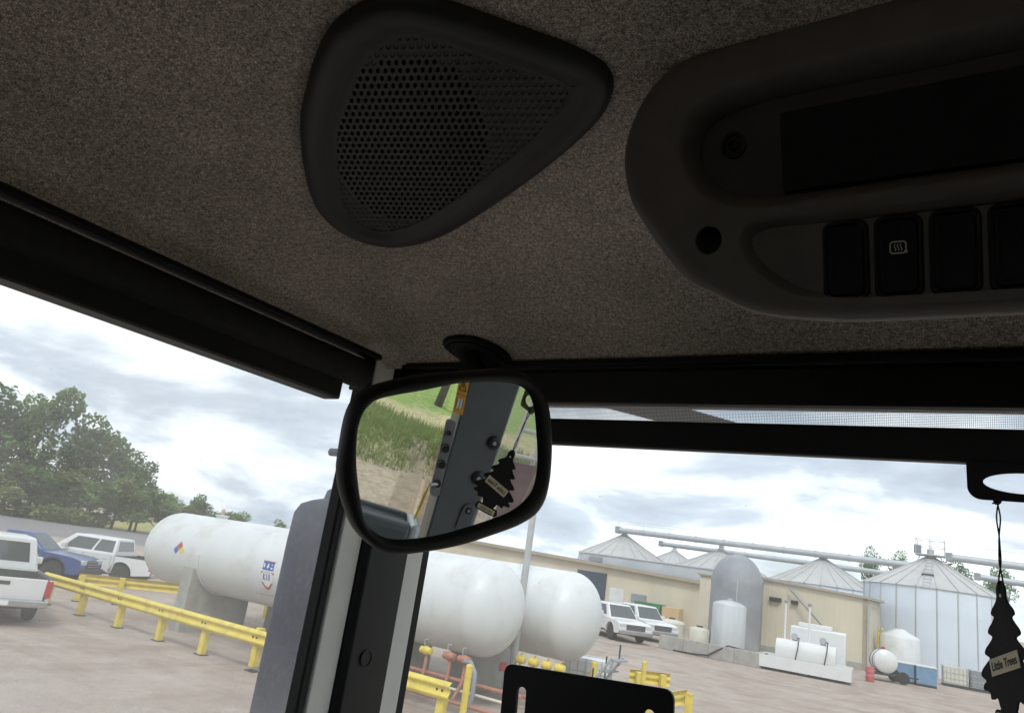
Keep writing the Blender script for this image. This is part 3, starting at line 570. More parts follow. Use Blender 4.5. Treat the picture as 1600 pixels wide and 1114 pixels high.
# ================================================================== slotted plate in front of the windshield
pl = thing('mounting_plate', 'flat black mounting plate with rounded corners and two vertical slots, below the windshield view', 'bracket', (-.362, .75, 2.6))
a_ = math.atan2(.012, .192)
po = rrect(-.0975, .0975, -.30, 0, .010, 5); s1 = rrect(-.0790, -.0675, -.072, -.021, .005, 5); s2 = rrect(.0675, .0790, -.072, -.021, .005, 5)
Mx = Matrix.Translation((-.362, .75, 2.8985)) @ Matrix.Rotation(-a_, 4, 'Y')
loops = [po, s1, s2]; tri = tessellate_polygon([[Vector((*p, 0)) for p in l] for l in loops]); allp = [p for l in loops for p in l]; nb = len(allp)
vs = [Mx @ Vector((x, 0, z)) for x, z in allp] + [Mx @ Vector((x, .004, z)) for x, z in allp]
fs = [tuple(t) for t in tri] + [tuple(k + nb for k in reversed(t)) for t in tri]; off = 0
for l in loops:
    n = len(l); fs += [(off + i, off + (i + 1) % n, nb + off + (i + 1) % n, nb + off + i) for i in range(n)]; off += n
P(MB().add(vs, fs).build('plate', BLKM, None, smooth=False), pl)
P(MB().tube([(-.362, .768, 2.72), (-.362, .785, 2.62), (-.362, .79, 2.50), (-.362, .79, 2.425)], .014, 12).build('support_arm', BLKM, None), pl)

# ================================================================== tall housing on the outside of the left pillar
oh = thing('outside_mirror', 'tall scuffed blue-grey plastic mirror housing on a bracket outside the left window', 'mirror', (-1.15, 1.12, 2.6))
sec = lambda w2, d2, cx, cy, z: [Vector((cx + x, cy + y, z)) for x, y in rrect(-w2, w2, -d2, d2, min(w2, d2) * .45, 4)]
m_ = MB(); m_.loft([sec(.082, .05, -1.158, 1.15, 2.45), sec(.092, .06, -1.158, 1.15, 2.47), sec(.092, .06, -1.160, 1.15, 2.98), sec(.090, .058, -1.161, 1.15, 3.035), sec(.083, .052, -1.158, 1.15, 3.055), sec(.066, .044, -1.150, 1.15, 3.065), sec(.05, .036, -1.142, 1.15, 3.071)], True)
P(m_.build('housing', HOUSE, None, angle=50), oh)
m_ = MB(); m_.loft([sec(.049, .036, -1.141, 1.15, 3.068), sec(.046, .034, -1.139, 1.15, 3.088), sec(.038, .030, -1.135, 1.15, 3.096), sec(.036, .028, -1.131, 1.15, 3.135), sec(.040, .03, -1.129, 1.15, 3.139), sec(.036, .028, -1.124, 1.15, 3.165), sec(.030, .026, -1.121, 1.15, 3.185), sec(.022, .022, -1.115, 1.15, 3.24)], True)
P(m_.build('neck', HOUSE, None, angle=50), oh)
P(MB().cyl((-1.135, 1.13, 3.172), (-1.196, 1.12, 3.170), .0085, n=12).build('clamp_bolt', HOUSE, None, .002), oh)
P(MB().tube([(-1.115, 1.15, 3.23), (-1.09, 1.14, 3.30), (-1.0, 1.08, 3.33), (-.93, 1.04, 3.33)], .016, 10).build('support_arm', BLKM, None), oh)
P(MB().box(-1.235, -1.085, 1.2105, 1.2125, 2.50, 3.02).build('mirror_glass', MIRROR, None, smooth=False), oh)
# ================================================================== guard rails
W_PROF = [(0, .155), (-.03, .150), (-.075, .105), (-.08, .080), (-.03, .015), (-.03, -.015), (-.08, -.080), (-.075, -.105), (-.03, -.150), (0, -.155)]
W_CL = W_PROF + [(y + .006, z) for y, z in W_PROF[::-1]]
def guard_rail(label, p0, p1, posts, ztop, group, side=1, post_w=.075, base=True):
    a, b = Vector((*p0, 0)), Vector((*p1, 0)); L_ = (b - a).length; ang = math.atan2(b.y - a.y, b.x - a.x)
    t = thing('guard_rail', label, 'guard rail', a, ang, group)
    MB().extr(W_CL, 0, L_, lambda u, v, x: Vector((x, side * u, ztop - .155 + v))).build('rail', YEL, t, angle=25)
    for s_ in posts:
        for dz in (-.02, .02): MB().cyl((s_ + dz * 3, side * -.028, ztop - .155), (s_ + dz * 3, side * -.045, ztop - .155), .022, n=6).build('bolt', DARK, t)
        j = random.uniform(-.02, .02); q = MB(); q.box(s_ - post_w, s_ + post_w, side * .012, side * .16, 0, ztop - .04 + j, Matrix.Rotation(random.uniform(-.012, .012), 4, 'Y')); po_ = q.build('post', YEL, t, .008)
        MB().box(s_ - .14, s_ + .14, side * -.02, side * .19, .004, .022).build('base_plate', DARK, po_, .004)
    return t
guard_rail('long yellow guard rail running in front of the white tanks', (-22.55, 11.55), (-8.02, 11.45), [.25, 2.1, 3.95, 5.75, 7.45, 9.25, 11.2, 12.9, 14.3], .84, 'yellow guard rails')
guard_rail('yellow guard rail behind the far left end of the long rail', (-23.3, 12.9), (-21.0, 18.3), [.1, 1.2, 3.0, 4.8], .80, 'yellow guard rails', -1)
guard_rail('short yellow guard rail beside the mounting plate, right of the tanks', (-6.05, 15.0), (-6.0, 18.1), [.3, 2.85], .80, 'yellow guard rails', -1)
guard_rail('yellow guard rail stub behind the caged tote', (-8.1, 19.55), (-7.3, 20.4), [.2, .9], .78, 'yellow guard rails', -1)
def bollard(x, y, h, r, label):
    t = thing('bollard', label, 'bollard', (x, y, 0), 0, 'yellow bollards')
    MB().cyl((0, 0, 0), (0, 0, h), r, n=18).build('pipe', YEL, t, .006); MB().lathe([(r, h), (r * .8, h + r * .35), (r * .3, h + r * .5)], None, 18).build('cap', YEL, t)
bollard(-8.12, 12.05, 1.08, .065, 'yellow pipe bollard left of the black mounting plate')
bollard(-7.42, 18.75, 1.1, .06, 'yellow bollard right of the caged tote')
bollard(-7.85, 16.75, 1.06, .075, 'yellow bollard left of the caged tote')
bollard(-20.9, 18.2, .85, .08, 'yellow bollard beyond the left tank saddle')

# ================================================================== anhydrous tanks on saddles
def tank(y, x0, x1, label):
    t = thing('storage_tank', label, 'tank', ((x0 + x1) / 2, y, 0), 0, 'white pressure tanks')
    h = (x1 - x0) / 2; e = .72; prof = []
    for k in range(15): a = math.pi / 2 * k / 14; prof.append((max(.012, math.sin(a)), -h + e - e * math.cos(a)))
    prof += [(1.0, -h + e + .012), (1.0, h - e - .012)]
    for k in range(14, -1, -1): a = math.pi / 2 * k / 14; prof.append((max(.012, math.sin(a)), h - e + e * math.cos(a)))
    MB().lathe(prof, Matrix.Translation((0, 0, 2.0)) @ Matrix.Rotation(math.pi / 2, 4, 'Y'), 72).build('shell', WHT, t, angle=50)
    for s_ in (-1, 1):
        m = MB(); xs_ = s_ * (h - e); m.cyl((xs_ - .008, 0, 2.0), (xs_ + .008, 0, 2.0), 1.004, n=72, caps=False); m.build('weld_seam', WHT, t)
    for k in range(1, 5):
        xs_ = -h + e + (2 * h - 2 * e) * k / 5; MB().cyl((xs_ - .006, 0, 2.0), (xs_ + .006, 0, 2.0), 1.003, n=72, caps=False).build('weld_seam', WHT, t)
    for cx in (-h + 2.85, h - 3.0):
        sd_ = MB(); out_ = [(-1.02, 0)] + [(-1.02, 1.62)] + [(1.03 * math.cos(a), 2.0 + 1.03 * math.sin(a)) for a in [math.pi + .39 + (math.pi - .78) * k / 20 for k in range(21)]] + [(1.02, 1.62), (1.02, 0)]
        sd_.extr(out_, cx - .22, cx + .22, YZ); s0 = sd_.build('saddle', CONC, t, angle=30)
        wr = MB(); rin = [(1.002, .0)]; n = 24
        a0, a1 = math.pi + .02, 2 * math.pi - .02
        wr.extr(arc(0, 2.0, 1.03, a0, a1, n) + arc(0, 2.0, 1.006, a1, a0, n), cx - .30, cx + .30, YZ); wr.build('saddle_plate', WHT, s0, angle=30)
    MB().lathe([(.16, 2.94), (.16, 3.06), (.20, 3.06), (.20, 3.09), (.05, 3.10)], Matrix.Translation((-h + 2.35, 0, 0)), 20).build('manway', WHT, t)
    MB().lathe([(.04, 3.08), (.04, 3.17), (.06, 3.17), (.055, 3.24), (.02, 3.27)], Matrix.Translation((-h + 2.35, 0, 0)), 14).build('relief_valve', mat('faded_orange', (.55, .33, .24), .6), t)
    return t, h
t1, h1 = tank(13.95, -21.05, -8.45, 'nearer long white tank on concrete saddles, its left end by the pickups')
t2, h2 = tank(16.35, -20.2, -7.72, 'farther white tank, its rounded right end beside the parked white trucks')
def on_tank(u, v, d): # u along the tank (local x), v = height above the axis along the arc, d out of the surface
    a = v / 1.0; return Vector((u, -(1.0 + d) * math.cos(a), 2.0 + (1.0 + d) * math.sin(a)))
def decal(name, poly, m, parent, d=.003, par_part=None):
    mb = MB(); mb.extr(poly, 0.0005, d, on_tank); return mb.build(name, m, par_part or parent, smooth=False)
dx = -18.85 - (-14.75); q = .125
dm = decal('hazard_diamond', [(dx - 2 * q, 0), (dx, -2 * q), (dx + 2 * q, 0), (dx, 2 * q)], WHITEINK, t1)
for nm, cx_, cz_, m in (('blue_quarter', -q, 0, mat('sign_blue', (.03, .10, .40), .5)), ('red_quarter', 0, q, REDP), ('yellow_quarter', q, 0, YEL)):
    k = q * .93; decal(nm, [(dx + cx_ - k, cz_), (dx + cx_, cz_ - k), (dx + cx_ + k, cz_), (dx + cx_, cz_ + k)], m, t1, .006, dm)
sx = -15.12 - (-14.75); BL = MATS['sign_blue']; zc_ = -.19
sh0 = decal('shield_emblem', [(sx + a * 1.15, zc_ + b * 1.15) for a, b in ((-.19, .31), (.19, .31), (.205, .06), (.17, -.17), (.08, -.27), (0, -.32), (-.08, -.27), (-.17, -.17), (-.205, .06))], mat('emblem_red', (.42, .12, .13), .6), t1)
decal('shield_field', [(sx + a, zc_ + b) for a, b in ((-.185, .10), (.185, .10), (.185, .02), (.155, -.16), (.07, -.25), (0, -.29), (-.07, -.25), (-.155, -.16), (-.185, .02))], WHITEINK, t1, .006, sh0)
decal('shield_band', [(sx + a, zc_ + b) for a, b in ((-.20, .33), (.20, .33), (.20, .135), (-.20, .135))], BL, t1, .007, sh0)
def lines(name, segs, m, parent, d):
    mb = MB()
    for (a, b, c, e_, w_) in segs:
        v = Vector((c - a, e_ - b)).normalized(); nn = Vector((-v.y, v.x)) * w_
        mb.extr([(a + nn.x, b + nn.y), (a - nn.x, b - nn.y), (c - nn.x, e_ - nn.y), (c + nn.x, e_ + nn.y)], d - .002, d, on_tank)
    o_ = mb.build(name, m, parent, smooth=False); o_['kind'] = 'stuff'; return o_
w_ = .011
lines('band_lettering', [(sx - .15, zc_ + .19, sx - .15, zc_ + .29, .02), (sx - .02, zc_ + .18, sx + .0, zc_ + .29, .022), (sx - .06, zc_ + .22, sx + .04, zc_ + .22, w_), (sx + .09, zc_ + .19, sx + .16, zc_ + .19, .018), (sx + .11, zc_ + .27, sx + .16, zc_ + .27, w_)], WHITEINK, sh0, .009)
lines('field_lettering', [(sx - .13, zc_ - .11, sx - .13, zc_ + .05, .014), (sx - .12, zc_ - .03, sx - .06, zc_ + .05, w_), (sx - .12, zc_ - .03, sx - .06, zc_ - .11, w_), (sx - .01, zc_ - .11, sx - .01, zc_ + .05, .013), (sx + .05, zc_ - .11, sx + .05, zc_ + .05, w_), (sx + .10, zc_ - .11, sx + .10, zc_ + .05, .013)], BL, sh0, .009)
lines('shield_stripes', [(sx - .165 + k * .083, zc_ + .065, sx - .165 + k * .083, zc_ + .10, .012) for k in range(5)], REDP, sh0, .009)
lines('green_lettering', [(sx - .50 + k * .115, -.70, sx - .50 + k * .115 + .07, -.70, .022) for k in range(9)], mat('faded_green_ink', (.42, .50, .43), .7), t1, .004)
tag(t1, 'nearer long white tank with hazard diamond and shield emblem on concrete saddles')
# manifold of orange pipes with yellow valves
pm = thing('pipe_manifold', 'orange pipes with yellow valves under the nearer tank, left of the mounting plate', 'pipework', (-9.5, 12.9, 0), 0, 'loading pipework')
MB().tube([(-2.6, .1, .62), (2.0, .1, .62)], .036, 10).build('upper_pipe', PIPEO, pm); MB().tube([(-2.2, -.35, .30), (1.9, -.35, .30)], .034, 10).build('lower_pipe', PIPEO, pm)
MB().tube([(-2.2, 0, .46), (1.9, 0, .46)], .028, 8).build('pale_pipe', POLY, pm)
for k, x in enumerate((-.95, -.35, .25, .62)):
    MB().tube([(x, -.15, .30), (x + .06, .0, .62), (x + .04, .05, 1.02)], .033, 8).build('riser', PIPEO, pm)
    if k != 0:
        v = MB().lathe([(.03, -.14), (.07, -.13), (.07, -.07), (.095, 0), (.07, .07), (.07, .13), (.03, .14)], Matrix.Translation((x + .02, .02, 1.03)) @ Matrix.Rotation(math.pi / 2, 4, 'Y'), 14).build('valve', YEL if k == 1 else PIPEO, pm)
        MB().tube([(x, -.02, 1.1), (x, -.05, 1.24), (x + .1, -.07, 1.26)], .012, 6).build('valve_handle', STEEL, v)
MB().tube([(.62, 0, 1.0), (.85, -.05, 1.02), (1.02, -.1, .85), (1.05, -.12, .45), (.98, -.14, .06)], .05, 10).build('rubber_hose', GREYT, pm)
pm2 = thing('pipe_manifold', 'row of yellow valves on orange pipes under the farther tank', 'pipework', (-7.9, 15.0, 0), 0, 'loading pipework')
for k in range(4):
    x = -.9 + k * .33; MB().tube([(x, 0, .25), (x, 0, .95)], .033, 8).build('riser', PIPEO if k % 2 else YEL, pm2)
    v = MB().lathe([(.04, -.12), (.08, -.10), (.10, 0), (.08, .10), (.04, .12)], Matrix.Translation((x, 0, 1.0)) @ Matrix.Rotation(math.pi / 2, 4, 'Y'), 14).build('valve', YEL, pm2)
    MB().tube([(x, -.02, 1.08), (x + .12, -.1, 1.17)], .012, 6).build('valve_handle', YEL, v)
MB().tube([(-1.4, 0, .28), (.5, 0, .28)], .036, 10).build('header_pipe', PIPEO, pm2)
MB().lathe([(.03, -.1), (.08, -.09), (.1, 0), (.08, .09), (.03, .1)], Matrix.Translation((-1.25, -.1, .78)), 14).build('red_cap', REDP, pm2)
o = thing('metal_stair', 'small grey steel stair under the right end of the farther tank', 'stair', (-7.3, 16.0, 0))
for s_ in (-.3, .3): MB().tube([(-.55, s_, .1), (.35, s_, 1.35)], .03, 8).build('stringer', STEEL, o)
for k in range(5): MB().box(-.55 + k * .2, -.33 + k * .2, -.29, .29, .28 + k * .25, .31 + k * .25).build('tread', GREYT, o, .003)
for k in range(3): MB().tube([(-.35 + k * .3, .3, .4 + k * .38), (-.35 + k * .3, .3, 1.0 + k * .3)], .02, 6).build('rail_post', DARK, o)
o = thing('utility_pole', 'grey pole standing between the two white tanks', 'pole', (-9.05, 15.12, 0))
MB().cyl((0, 0, 0), (0, 0, 5.1), .085, .075, n=16).build('shaft', WOODP, o); MB().lathe([(.09, 5.1), (.09, 5.13), (.02, 5.15)], None, 16).build('cap', WOODP, o)
# caged tote by the rail
def tote(x, y, rz, label, body=POLY, h=1.0, group='caged liquid totes'):
    t = thing('caged_tote', label, 'tote', (x, y, 0), rz, group)
    MB().box(-.55, .55, -.45, .45, .16, h * .97).build('bladder', body, t, .06, 3)
    c = MB()
    for s_ in (-1, 1):
        for k in range(7): c.tube([(-.58 + k * .193, s_ * .48, .14), (-.58 + k * .193, s_ * .48, h)], .011, 5)
        for k in range(5): c.tube([(s_ * .58, -.48 + k * .24, .14), (s_ * .58, -.48 + k * .24, h)], .011, 5)
        for k in range(4):
            z = .16 + k * (h - .18) / 3; c.tube([(-.58, s_ * .48, z), (.58, s_ * .48, z)], .012, 5); c.tube([(s_ * .58, -.48, z), (s_ * .58, .48, z)], .012, 5)
    c.build('cage', STEEL, t)
    p = MB()
    for s_ in (-.45, 0, .45): p.box(-.6, .6, s_ - .05, s_ + .05, 0, .10)
    p.box(-.6, .6, -.5, .5, .10, .14); p.build('pallet', DARK, t, .005)
    return t
tote(-8.6, 18.0, R(20), 'white tote in a wire cage behind the mounting plate, between two yellow bollards', WHT, 1.02)

# ================================================================== pickups
def quad_slab(pts, d, nrm):
    n = Vector(nrm).normalized() * d; a = [Vector(p) for p in pts]; m = MB(); k = len(a)
    return m.add([p - n * .6 for p in a] + [p + n for p in a], [tuple(range(k)), tuple(range(2 * k - 1, k - 1, -1))] + [(i, (i + 1) % k, k + (i + 1) % k, k + i) for i in range(k)])
def inset_quad(p, l, r, b, t_):
    A, B, C_, D = [Vector(x) for x in p] # bottom-left, bottom-right, top-right, top-left
    f = lambda u, v: (A.lerp(B, u)).lerp(D.lerp(C_, u), v)
    return [f(l, b), f(r, b), f(r, t_), f(l, t_)]
def pickup(label, loc, heading, L_=5.7, W=1.98, H=1.84, bed=1.95, cabL=1.9, crew=False, paint=CARW, lower=None, old=False, group='parked pickup trucks'):
    t = thing('pickup_truck', label, 'pickup truck', loc, heading, group)
    hw = W / 2; belt = 1.06; ra, fa = 1.18, L_ - .98; wr = .39; ar = .47; fl = .50
    def arch(cx): return [(cx + ar * math.cos(a), .40 + ar * math.sin(a)) for a in [math.pi - math.pi * k / 12 + (0) for k in range(13)]]
    ws = bed + cabL
    # cab and front end
    front = [(bed + .015, .42), (bed + .015, belt), (ws - .02, belt), (ws + .10, belt + .0), (L_ - .40, belt - .09), (L_ - .08, belt - .17), (L_ - .02, belt - .32), (L_ - .03, .50), (L_ - .12, .42)] + [p for p in arch(fa)[::-1]] + [(fa - ar - .02, .40)]
    m = MB(); m.extr(front, -hw, hw, XZ); m.build('body', paint, t, .035, 2)
    bs_ = [(0.02, .50), (0.02, belt - .01), (bed, belt - .01), (bed, .42)] + arch(ra)[::-1]
    for s_ in (-1, 1):
        m = MB(); m.extr(bs_, s_ * hw, s_ * (hw - .09), XZ); sd_ = m.build('bed_side', paint, t, .02); MB().box(.08, bed - .06, s_ * (hw - .1) - .006, s_ * (hw - .1) + .006, .68, belt - .015).build('bed_liner', DARK, sd_)
        m = MB(); m.box(.03, bed - .01, s_ * (hw - .045) - .05, s_ * (hw - .045) + .05, belt - .008, belt + .014); m.build('bed_rail_cap', DARK, sd_, .006)
        if lower:
            m = MB(); m.box(.55 if not old else .1, L_ - 1.5, s_ * (hw + .002) - .004, s_ * (hw + .002) + .004, .58, .92); m.build('body_stripe', lower, sd_)
    MB().box(.09, bed - .005, -hw + .09, hw - .09, .62, .68).build('bed_floor', DARK, t)
    MB().box(bed - .05, bed + .012, -hw + .091, hw - .091, .68, belt - .012).build('bed_front', DARK, t)
    tg = MB().box(.0, .075, -hw + .13, hw - .13, .585, belt - .01).build('tailgate', paint, t, .015)
    MB().box(-.012, .002, -.115, .115, belt - .17, belt - .09).build('handle', DARK, tg, .01)
    MB().box(-.006, .002, .45, .70, .66, .70).build('badge', CHROME, tg)
    for s_ in (-1, 1):
        tl = MB().box(-.012, .12, s_ * (hw - .065) - .062, s_ * (hw - .065) + .066, .66, belt - .03).build('tail_light', REDL, t, .012)
        hl_ = MB().box(L_ - .16, L_ - .005, s_ * (hw - .22) - .19, s_ * (hw - .22) + .185, .74, .90).build('headlight', AMB, t, .02)
        mr = MB().box(ws - .30, ws - .14, s_ * (hw + .11) - .11, s_ * (hw + .11) + .11, belt + .06, belt + .24).build('door_mirror', paint if not old else DARK, t, .03)
    rb = MB().box(-.16, .02, -hw + .03, hw - .03, .44, .60).build('rear_bumper', CHROME, t, .03)
    MB().box(-.165, -.158, -.17, .17, .47, .57).build('licence_plate', WHITEINK, rb)
    MB().box(L_ - .06, L_ + .10, -hw + .02, hw - .02, .40, .60).build('front_bumper', CHROME if not old else DARK, t, .03)
    gr_ = MB().box(L_ - .05, L_ + .004, -hw + .42, hw - .42, .63, .88).build('grille', DARK, t, .01)
    for k in range(3): MB().box(L_ + .003, L_ + .012, -hw + .43, hw - .43, .67 + k * .08, .69 + k * .08).build('grille_bar', CHROME, gr_)
    # greenhouse
    b0, b1 = bed + .03, ws + .42; t0, t1_ = bed + .14, ws - .30; tw = hw - .27; bw = hw - .05
    B = [(b0, -bw, belt - .02), (b1, -bw + .05, belt - .04), (b1, bw - .05, belt - .04), (b0, bw, belt - .02)]; T = [(t0, -tw, H), (t1_, -tw + .02, H), (t1_, tw - .02, H), (t0, tw, H)]
    m = MB(); m.add(B + T, [(3, 2, 1, 0), (4, 5, 6, 7), (0, 1, 5, 4), (1, 2, 6, 5), (2, 3, 7, 6), (3, 0, 4, 7)]); m.build('cab_top', paint, t, .06, 3)
    def win(name, quad, l, r, b, tt):
        q_ = inset_quad(quad, l, r, b, tt); A, B_, C_, D = [Vector(x) for x in quad]; n = (B_ - A).cross(D - A)
        c = sum((Vector(x) for x in quad), Vector()) / 4; ctr = Vector(((b0 + b1) / 2, 0, belt + .2))
        if n.dot(c - ctr) < 0: n = -n
        return quad_slab(q_, .006, n).build(name, CARG, t)
    win('rear_window', [B[0], B[3], T[3], T[0]], .11, .89, .26, .84); win('windshield', [B[2], B[1], T[1], T[2]], .05, .95, .10, .90)
    for s_, qd in ((-1, [B[0], B[1], T[1], T[0]]), (1, [B[3], B[2], T[2], T[3]])):
        if crew: win('side_window', qd, .05, .36, .18, .86); win('side_window', qd, .40, .86, .18, .86)
        else: win('side_window', qd, .22, .82, .16, .86)
        for xh in ([bed + .28, bed + cabL * .5 + .25] if crew else [bed + .35]):
            MB().box(xh, xh + .18, s_ * (hw + .008) - .014, s_ * (hw + .008) + .014, belt - .16, belt - .12).build('door_handle', DARK if old else paint, t, .006)
    for s_ in (-1, 1):
        for xl in ([bed + .12, bed + cabL * .52 + .1, ws - .02] if crew else [bed + .12, ws - .02]):
            MB().box(xl - .006, xl + .006, s_ * hw - .003, s_ * hw + .003, .50, belt - .03).build('door_gap', DARK, t)
        MB().box(ra + ar + .04, fa - ar - .04, s_ * hw - .012, s_ * hw + .012, .40, .46).build('sill_trim', DARK, t)
    for x in (ra, fa):
        for s_ in (-1, 1):
            ma = MB(); ma.extr(arc(x, .40, ar + .035, .05, math.pi - .05, 14) + arc(x, .40, ar - .005, math.pi - .05, .05, 14), s_ * (hw - .03), s_ * (hw + .018), XZ); ma.build('wheel_arch_trim', DARK if old else paint, t)
            yc = s_ * (hw - .14)
            wh = MB().lathe([(.22, -.115), (.33, -.12), (wr - .02, -.10), (wr, -.06), (wr, .06), (wr - .02, .10), (.33, .12), (.22, .115)], Matrix.Translation((x, yc, wr)) @ Matrix.Rotation(-s_ * math.pi / 2, 4, 'X'), 28).build('wheel', TYRE, t)
            MB().lathe([(.235, .02), (.24, .117), (.20, .10), (.10, .085), (.06, .11), (.02, .112)], Matrix.Translation((x, yc, wr)) @ Matrix.Rotation(-s_ * math.pi / 2, 4, 'X'), 20).build('rim', RIM, wh)
    MB().box(.35, L_ - .4, -hw + .25, hw - .25, .34, .60).build('chassis', DARK, t)
    return t
def at_heading(px, py, ang, x): return (px - math.cos(ang) * x, py - math.sin(ang) * x, 0)
a = math.atan2(.44, -.90) + R(9); pickup('white pickup truck at the left edge, tailgate and red tail light facing the viewer', at_heading(-18.45, 8.65, a, -.25), a, 5.6, 1.95, 1.84, crew=False, cabL=1.75)
a = R(38); pickup('old blue pickup truck with faded tan stripe, parked behind the yellow rails', at_heading(-27.6, 14.9, a, 4.0), a, 4.7, 1.68, 1.58, 1.65, 1.25, False, CARB, TAUPE, True)
a = R(214); pickup('white crew cab pickup nose-in behind the old blue pickup, by the tank end', at_heading(-28.45, 17.7, a, 1.18), a, 5.5, 1.92, 1.66, 1.5, 2.15, True)
a = R(-38); pickup('nearer of two white pickups parked beyond the right tank end', at_heading(-15.9, 37.4, a, 4.6), a, 5.5, 1.9, 1.72, 1.75, 2.05, True)
a = R(-38); pickup('farther of two white pickups, half hidden behind the nearer one', at_heading(-15.9, 41.2, a, 4.6), a, 5.5, 1.9, 1.74, 1.75, 2.05, True)

# ================================================================== buildings on the right
def box_walls(t, x0, x1, y0, y1, zl, zr, m_f, m_e, z0=0.):
    w_ = MB().add([(x0, y0, z0), (x1, y0, z0), (x1, y0, zr), (x0, y0, zl), (x0, y1, z0), (x1, y1, z0), (x1, y1, zr), (x0, y1, zl)], [(0, 1, 2, 3), (4, 7, 6, 5), (0, 4, 5, 1), (1, 5, 6, 2), (2, 6, 7, 3), (3, 7, 4, 0)]); return w_.build('wall', m_f, t, smooth=False)
def slope_slab(x0, x1, y0, y1, zl, zr, th):
    return MB().add([(x0, y0, zl), (x1, y0, zr), (x1, y1, zr), (x0, y1, zl), (x0, y0, zl + th), (x1, y0, zr + th), (x1, y1, zr + th), (x0, y1, zl + th)], [(0, 1, 2, 3), (4, 7, 6, 5), (0, 4, 5, 1), (1, 5, 6, 2), (2, 6, 7, 3), (3, 7, 4, 0)])
b = thing('tan_shed', 'long low tan metal shed with a dark doorway behind the white pickups', 'shed')
box_walls(b, -62, -18.6, 60, 62, 4.95, 3.58, TAN, TANX)
slope_slab(-62.4, -18.4, 59.6, 62.1, 4.97, 3.60, .16).build('roof', ROOFM, b, smooth=False)
slope_slab(-62.4, -18.4, 59.55, 59.59, 4.85, 3.48, .27).build('eave_trim', EAVE, b, smooth=False)
MB().box(-30.6, -27.8, 59.9, 59.985, 0, 3.25).build('doorway', DOORB, b); MB().box(-27.4, -26.1, 59.93, 59.985, .7, 2.2).build('pale_door', WHT, b, .01)
MB().box(-25.4, -24.1, 59.9, 59.985, 0, 2.0).build('panel_door', GREYT, b, .01)
b = thing('grey_warehouse', 'pale grey metal warehouse wall rising behind the long tan shed', 'warehouse')
box_walls(b, -31.5, -19.3, 62.5, 64.8, 4.82, 4.82, GREYM, GREYM); slope_slab(-31.7, -19.1, 62.4, 64.9, 4.822, 4.822, .10).build('roof', ROOFM, b, smooth=False)
v_ = MB().box(-30.9, -29.6, 62.38, 62.485, 4.15, 4.62).build('wall_vent', GREYT, b, .01)
for k in range(5): MB().box(-30.85, -29.65, 62.34, 62.379, 4.19 + k * .085, 4.23 + k * .085).build('louvre', STEEL, v_)
b = thing('tan_annex', 'tall narrow tan building between the shed and the grey domed tank', 'building')
box_walls(b, -17.1, -13.2, 52, 56, 4.05, 4.05, TAN, TANX); MB().box(-17.25, -13.0, 51.85, 56.1, 4.052, 4.18).build('roof', EAVE, b, .02)
b = thing('tan_building', 'tan metal building with sloping eave behind the white fuel tank', 'building')
box_walls(b, -12.35, -6.35, 50, 56, 4.28, 3.94, TAN, TANX); slope_slab(-12.5, -6.1, 49.8, 56.1, 4.284, 3.944, .15).build('roof', EAVE, b, smooth=False)
MB().box(-6.55, -6.33, 49.93, 49.985, 0, 3.9).build('corner_trim', EAVE, b); MB().box(-12.34, -6.36, 49.96, 49.99, 0, .35).build('base_trim', CONC, b)
MB().tube([(-6.2, 49.7, .1), (-6.2, 49.7, 3.7)], .05, 8).build('downpipe', STEEL, b)
MB().box(-11.9, -11.2, 49.75, 49.985, 3.05, 3.3).build('wall_light', DARK, b, .02); MB().box(-10.6, -10.2, 49.75, 49.985, 3.05, 3.28).build('wall_light', DARK, b, .02)
MB().tube([(-10.7, 49.7, 3.95), (-8.6, 49.3, 2.0)], .06, 8).build('brace_pipe', GREYT, b)
def bin_(x, y, r, ze, zp, label, ribs=True):
    t = thing('grain_bin', label, 'grain bin', (x, y, 0), 0, 'corrugated grain bins')
    MB().lathe([(r, 0), (r, ze)], None, 64, False).build('wall', GALV, t, angle=60)
    MB().lathe([(r * 1.025, ze - .05), (r * .5, ze + (zp - ze) * .52), (.35, zp - .05), (.35, zp + .12), (.05, zp + .2)], None, 48).build('roof', GALVR, t, angle=30)
    if ribs:
        for k in range(22):
            a_ = 2 * math.pi * k / 22; ca, sa = math.cos(a_), math.sin(a_)
            if sa > .35: continue
            MB().tube([(r * 1.0 * ca, r * 1.0 * sa, .05), (r * 1.0 * ca, r * 1.0 * sa, ze - .1)], .05, 5).build('stiffener', STEEL, t)
            MB().tube([(r * 1.02 * ca, r * 1.02 * sa, ze), (r * .5 * ca, r * .5 * sa, ze + (zp - ze) * .52 + .02), (.36 * ca, .36 * sa, zp - .02)], .035, 4).build('roof_rib', GALVR, t)
    MB().cyl((0, 0, zp), (0, 0, zp + .55), .22, n=12).build('fill_cap', STEEL, t)
    return t
bin_(-31.0, 70, 4.3, 5.0, 7.2, 'grain bin with pale cone roof under the conveyor end')
bin_(-29.4, 80, 4.2, 4.7, 6.7, 'far small grain bin cone peeking between two nearer bins')
bin_(-21.4, 70.5, 4.6, 4.85, 6.9, 'grain bin whose cone rises behind the grey domed tank')
bin_(-12.4, 70, 4.4, 4.9, 7.15, 'grain bin whose cone rises behind the tan building')
bd_ = bin_(-3.7, 60, 4.15, 5.35, 7.5, 'largest pale blue-grey grain bin at the right, behind the air freshener')
bin_(6.2, 61, 4.4, 5.0, 7.2, 'grain bin at the right edge behind the air freshener')
MB().box(-.35, .35, -2.75, -2.55, 5.95, 6.25).build('roof_hatch', DARK, bd_, .03)
m = MB()
for s_ in (-.22, .22): m.tube([(s_, -4.25, 5.3), (s_, -2.1, 6.48), (s_, -.4, 7.5)], .025, 5)
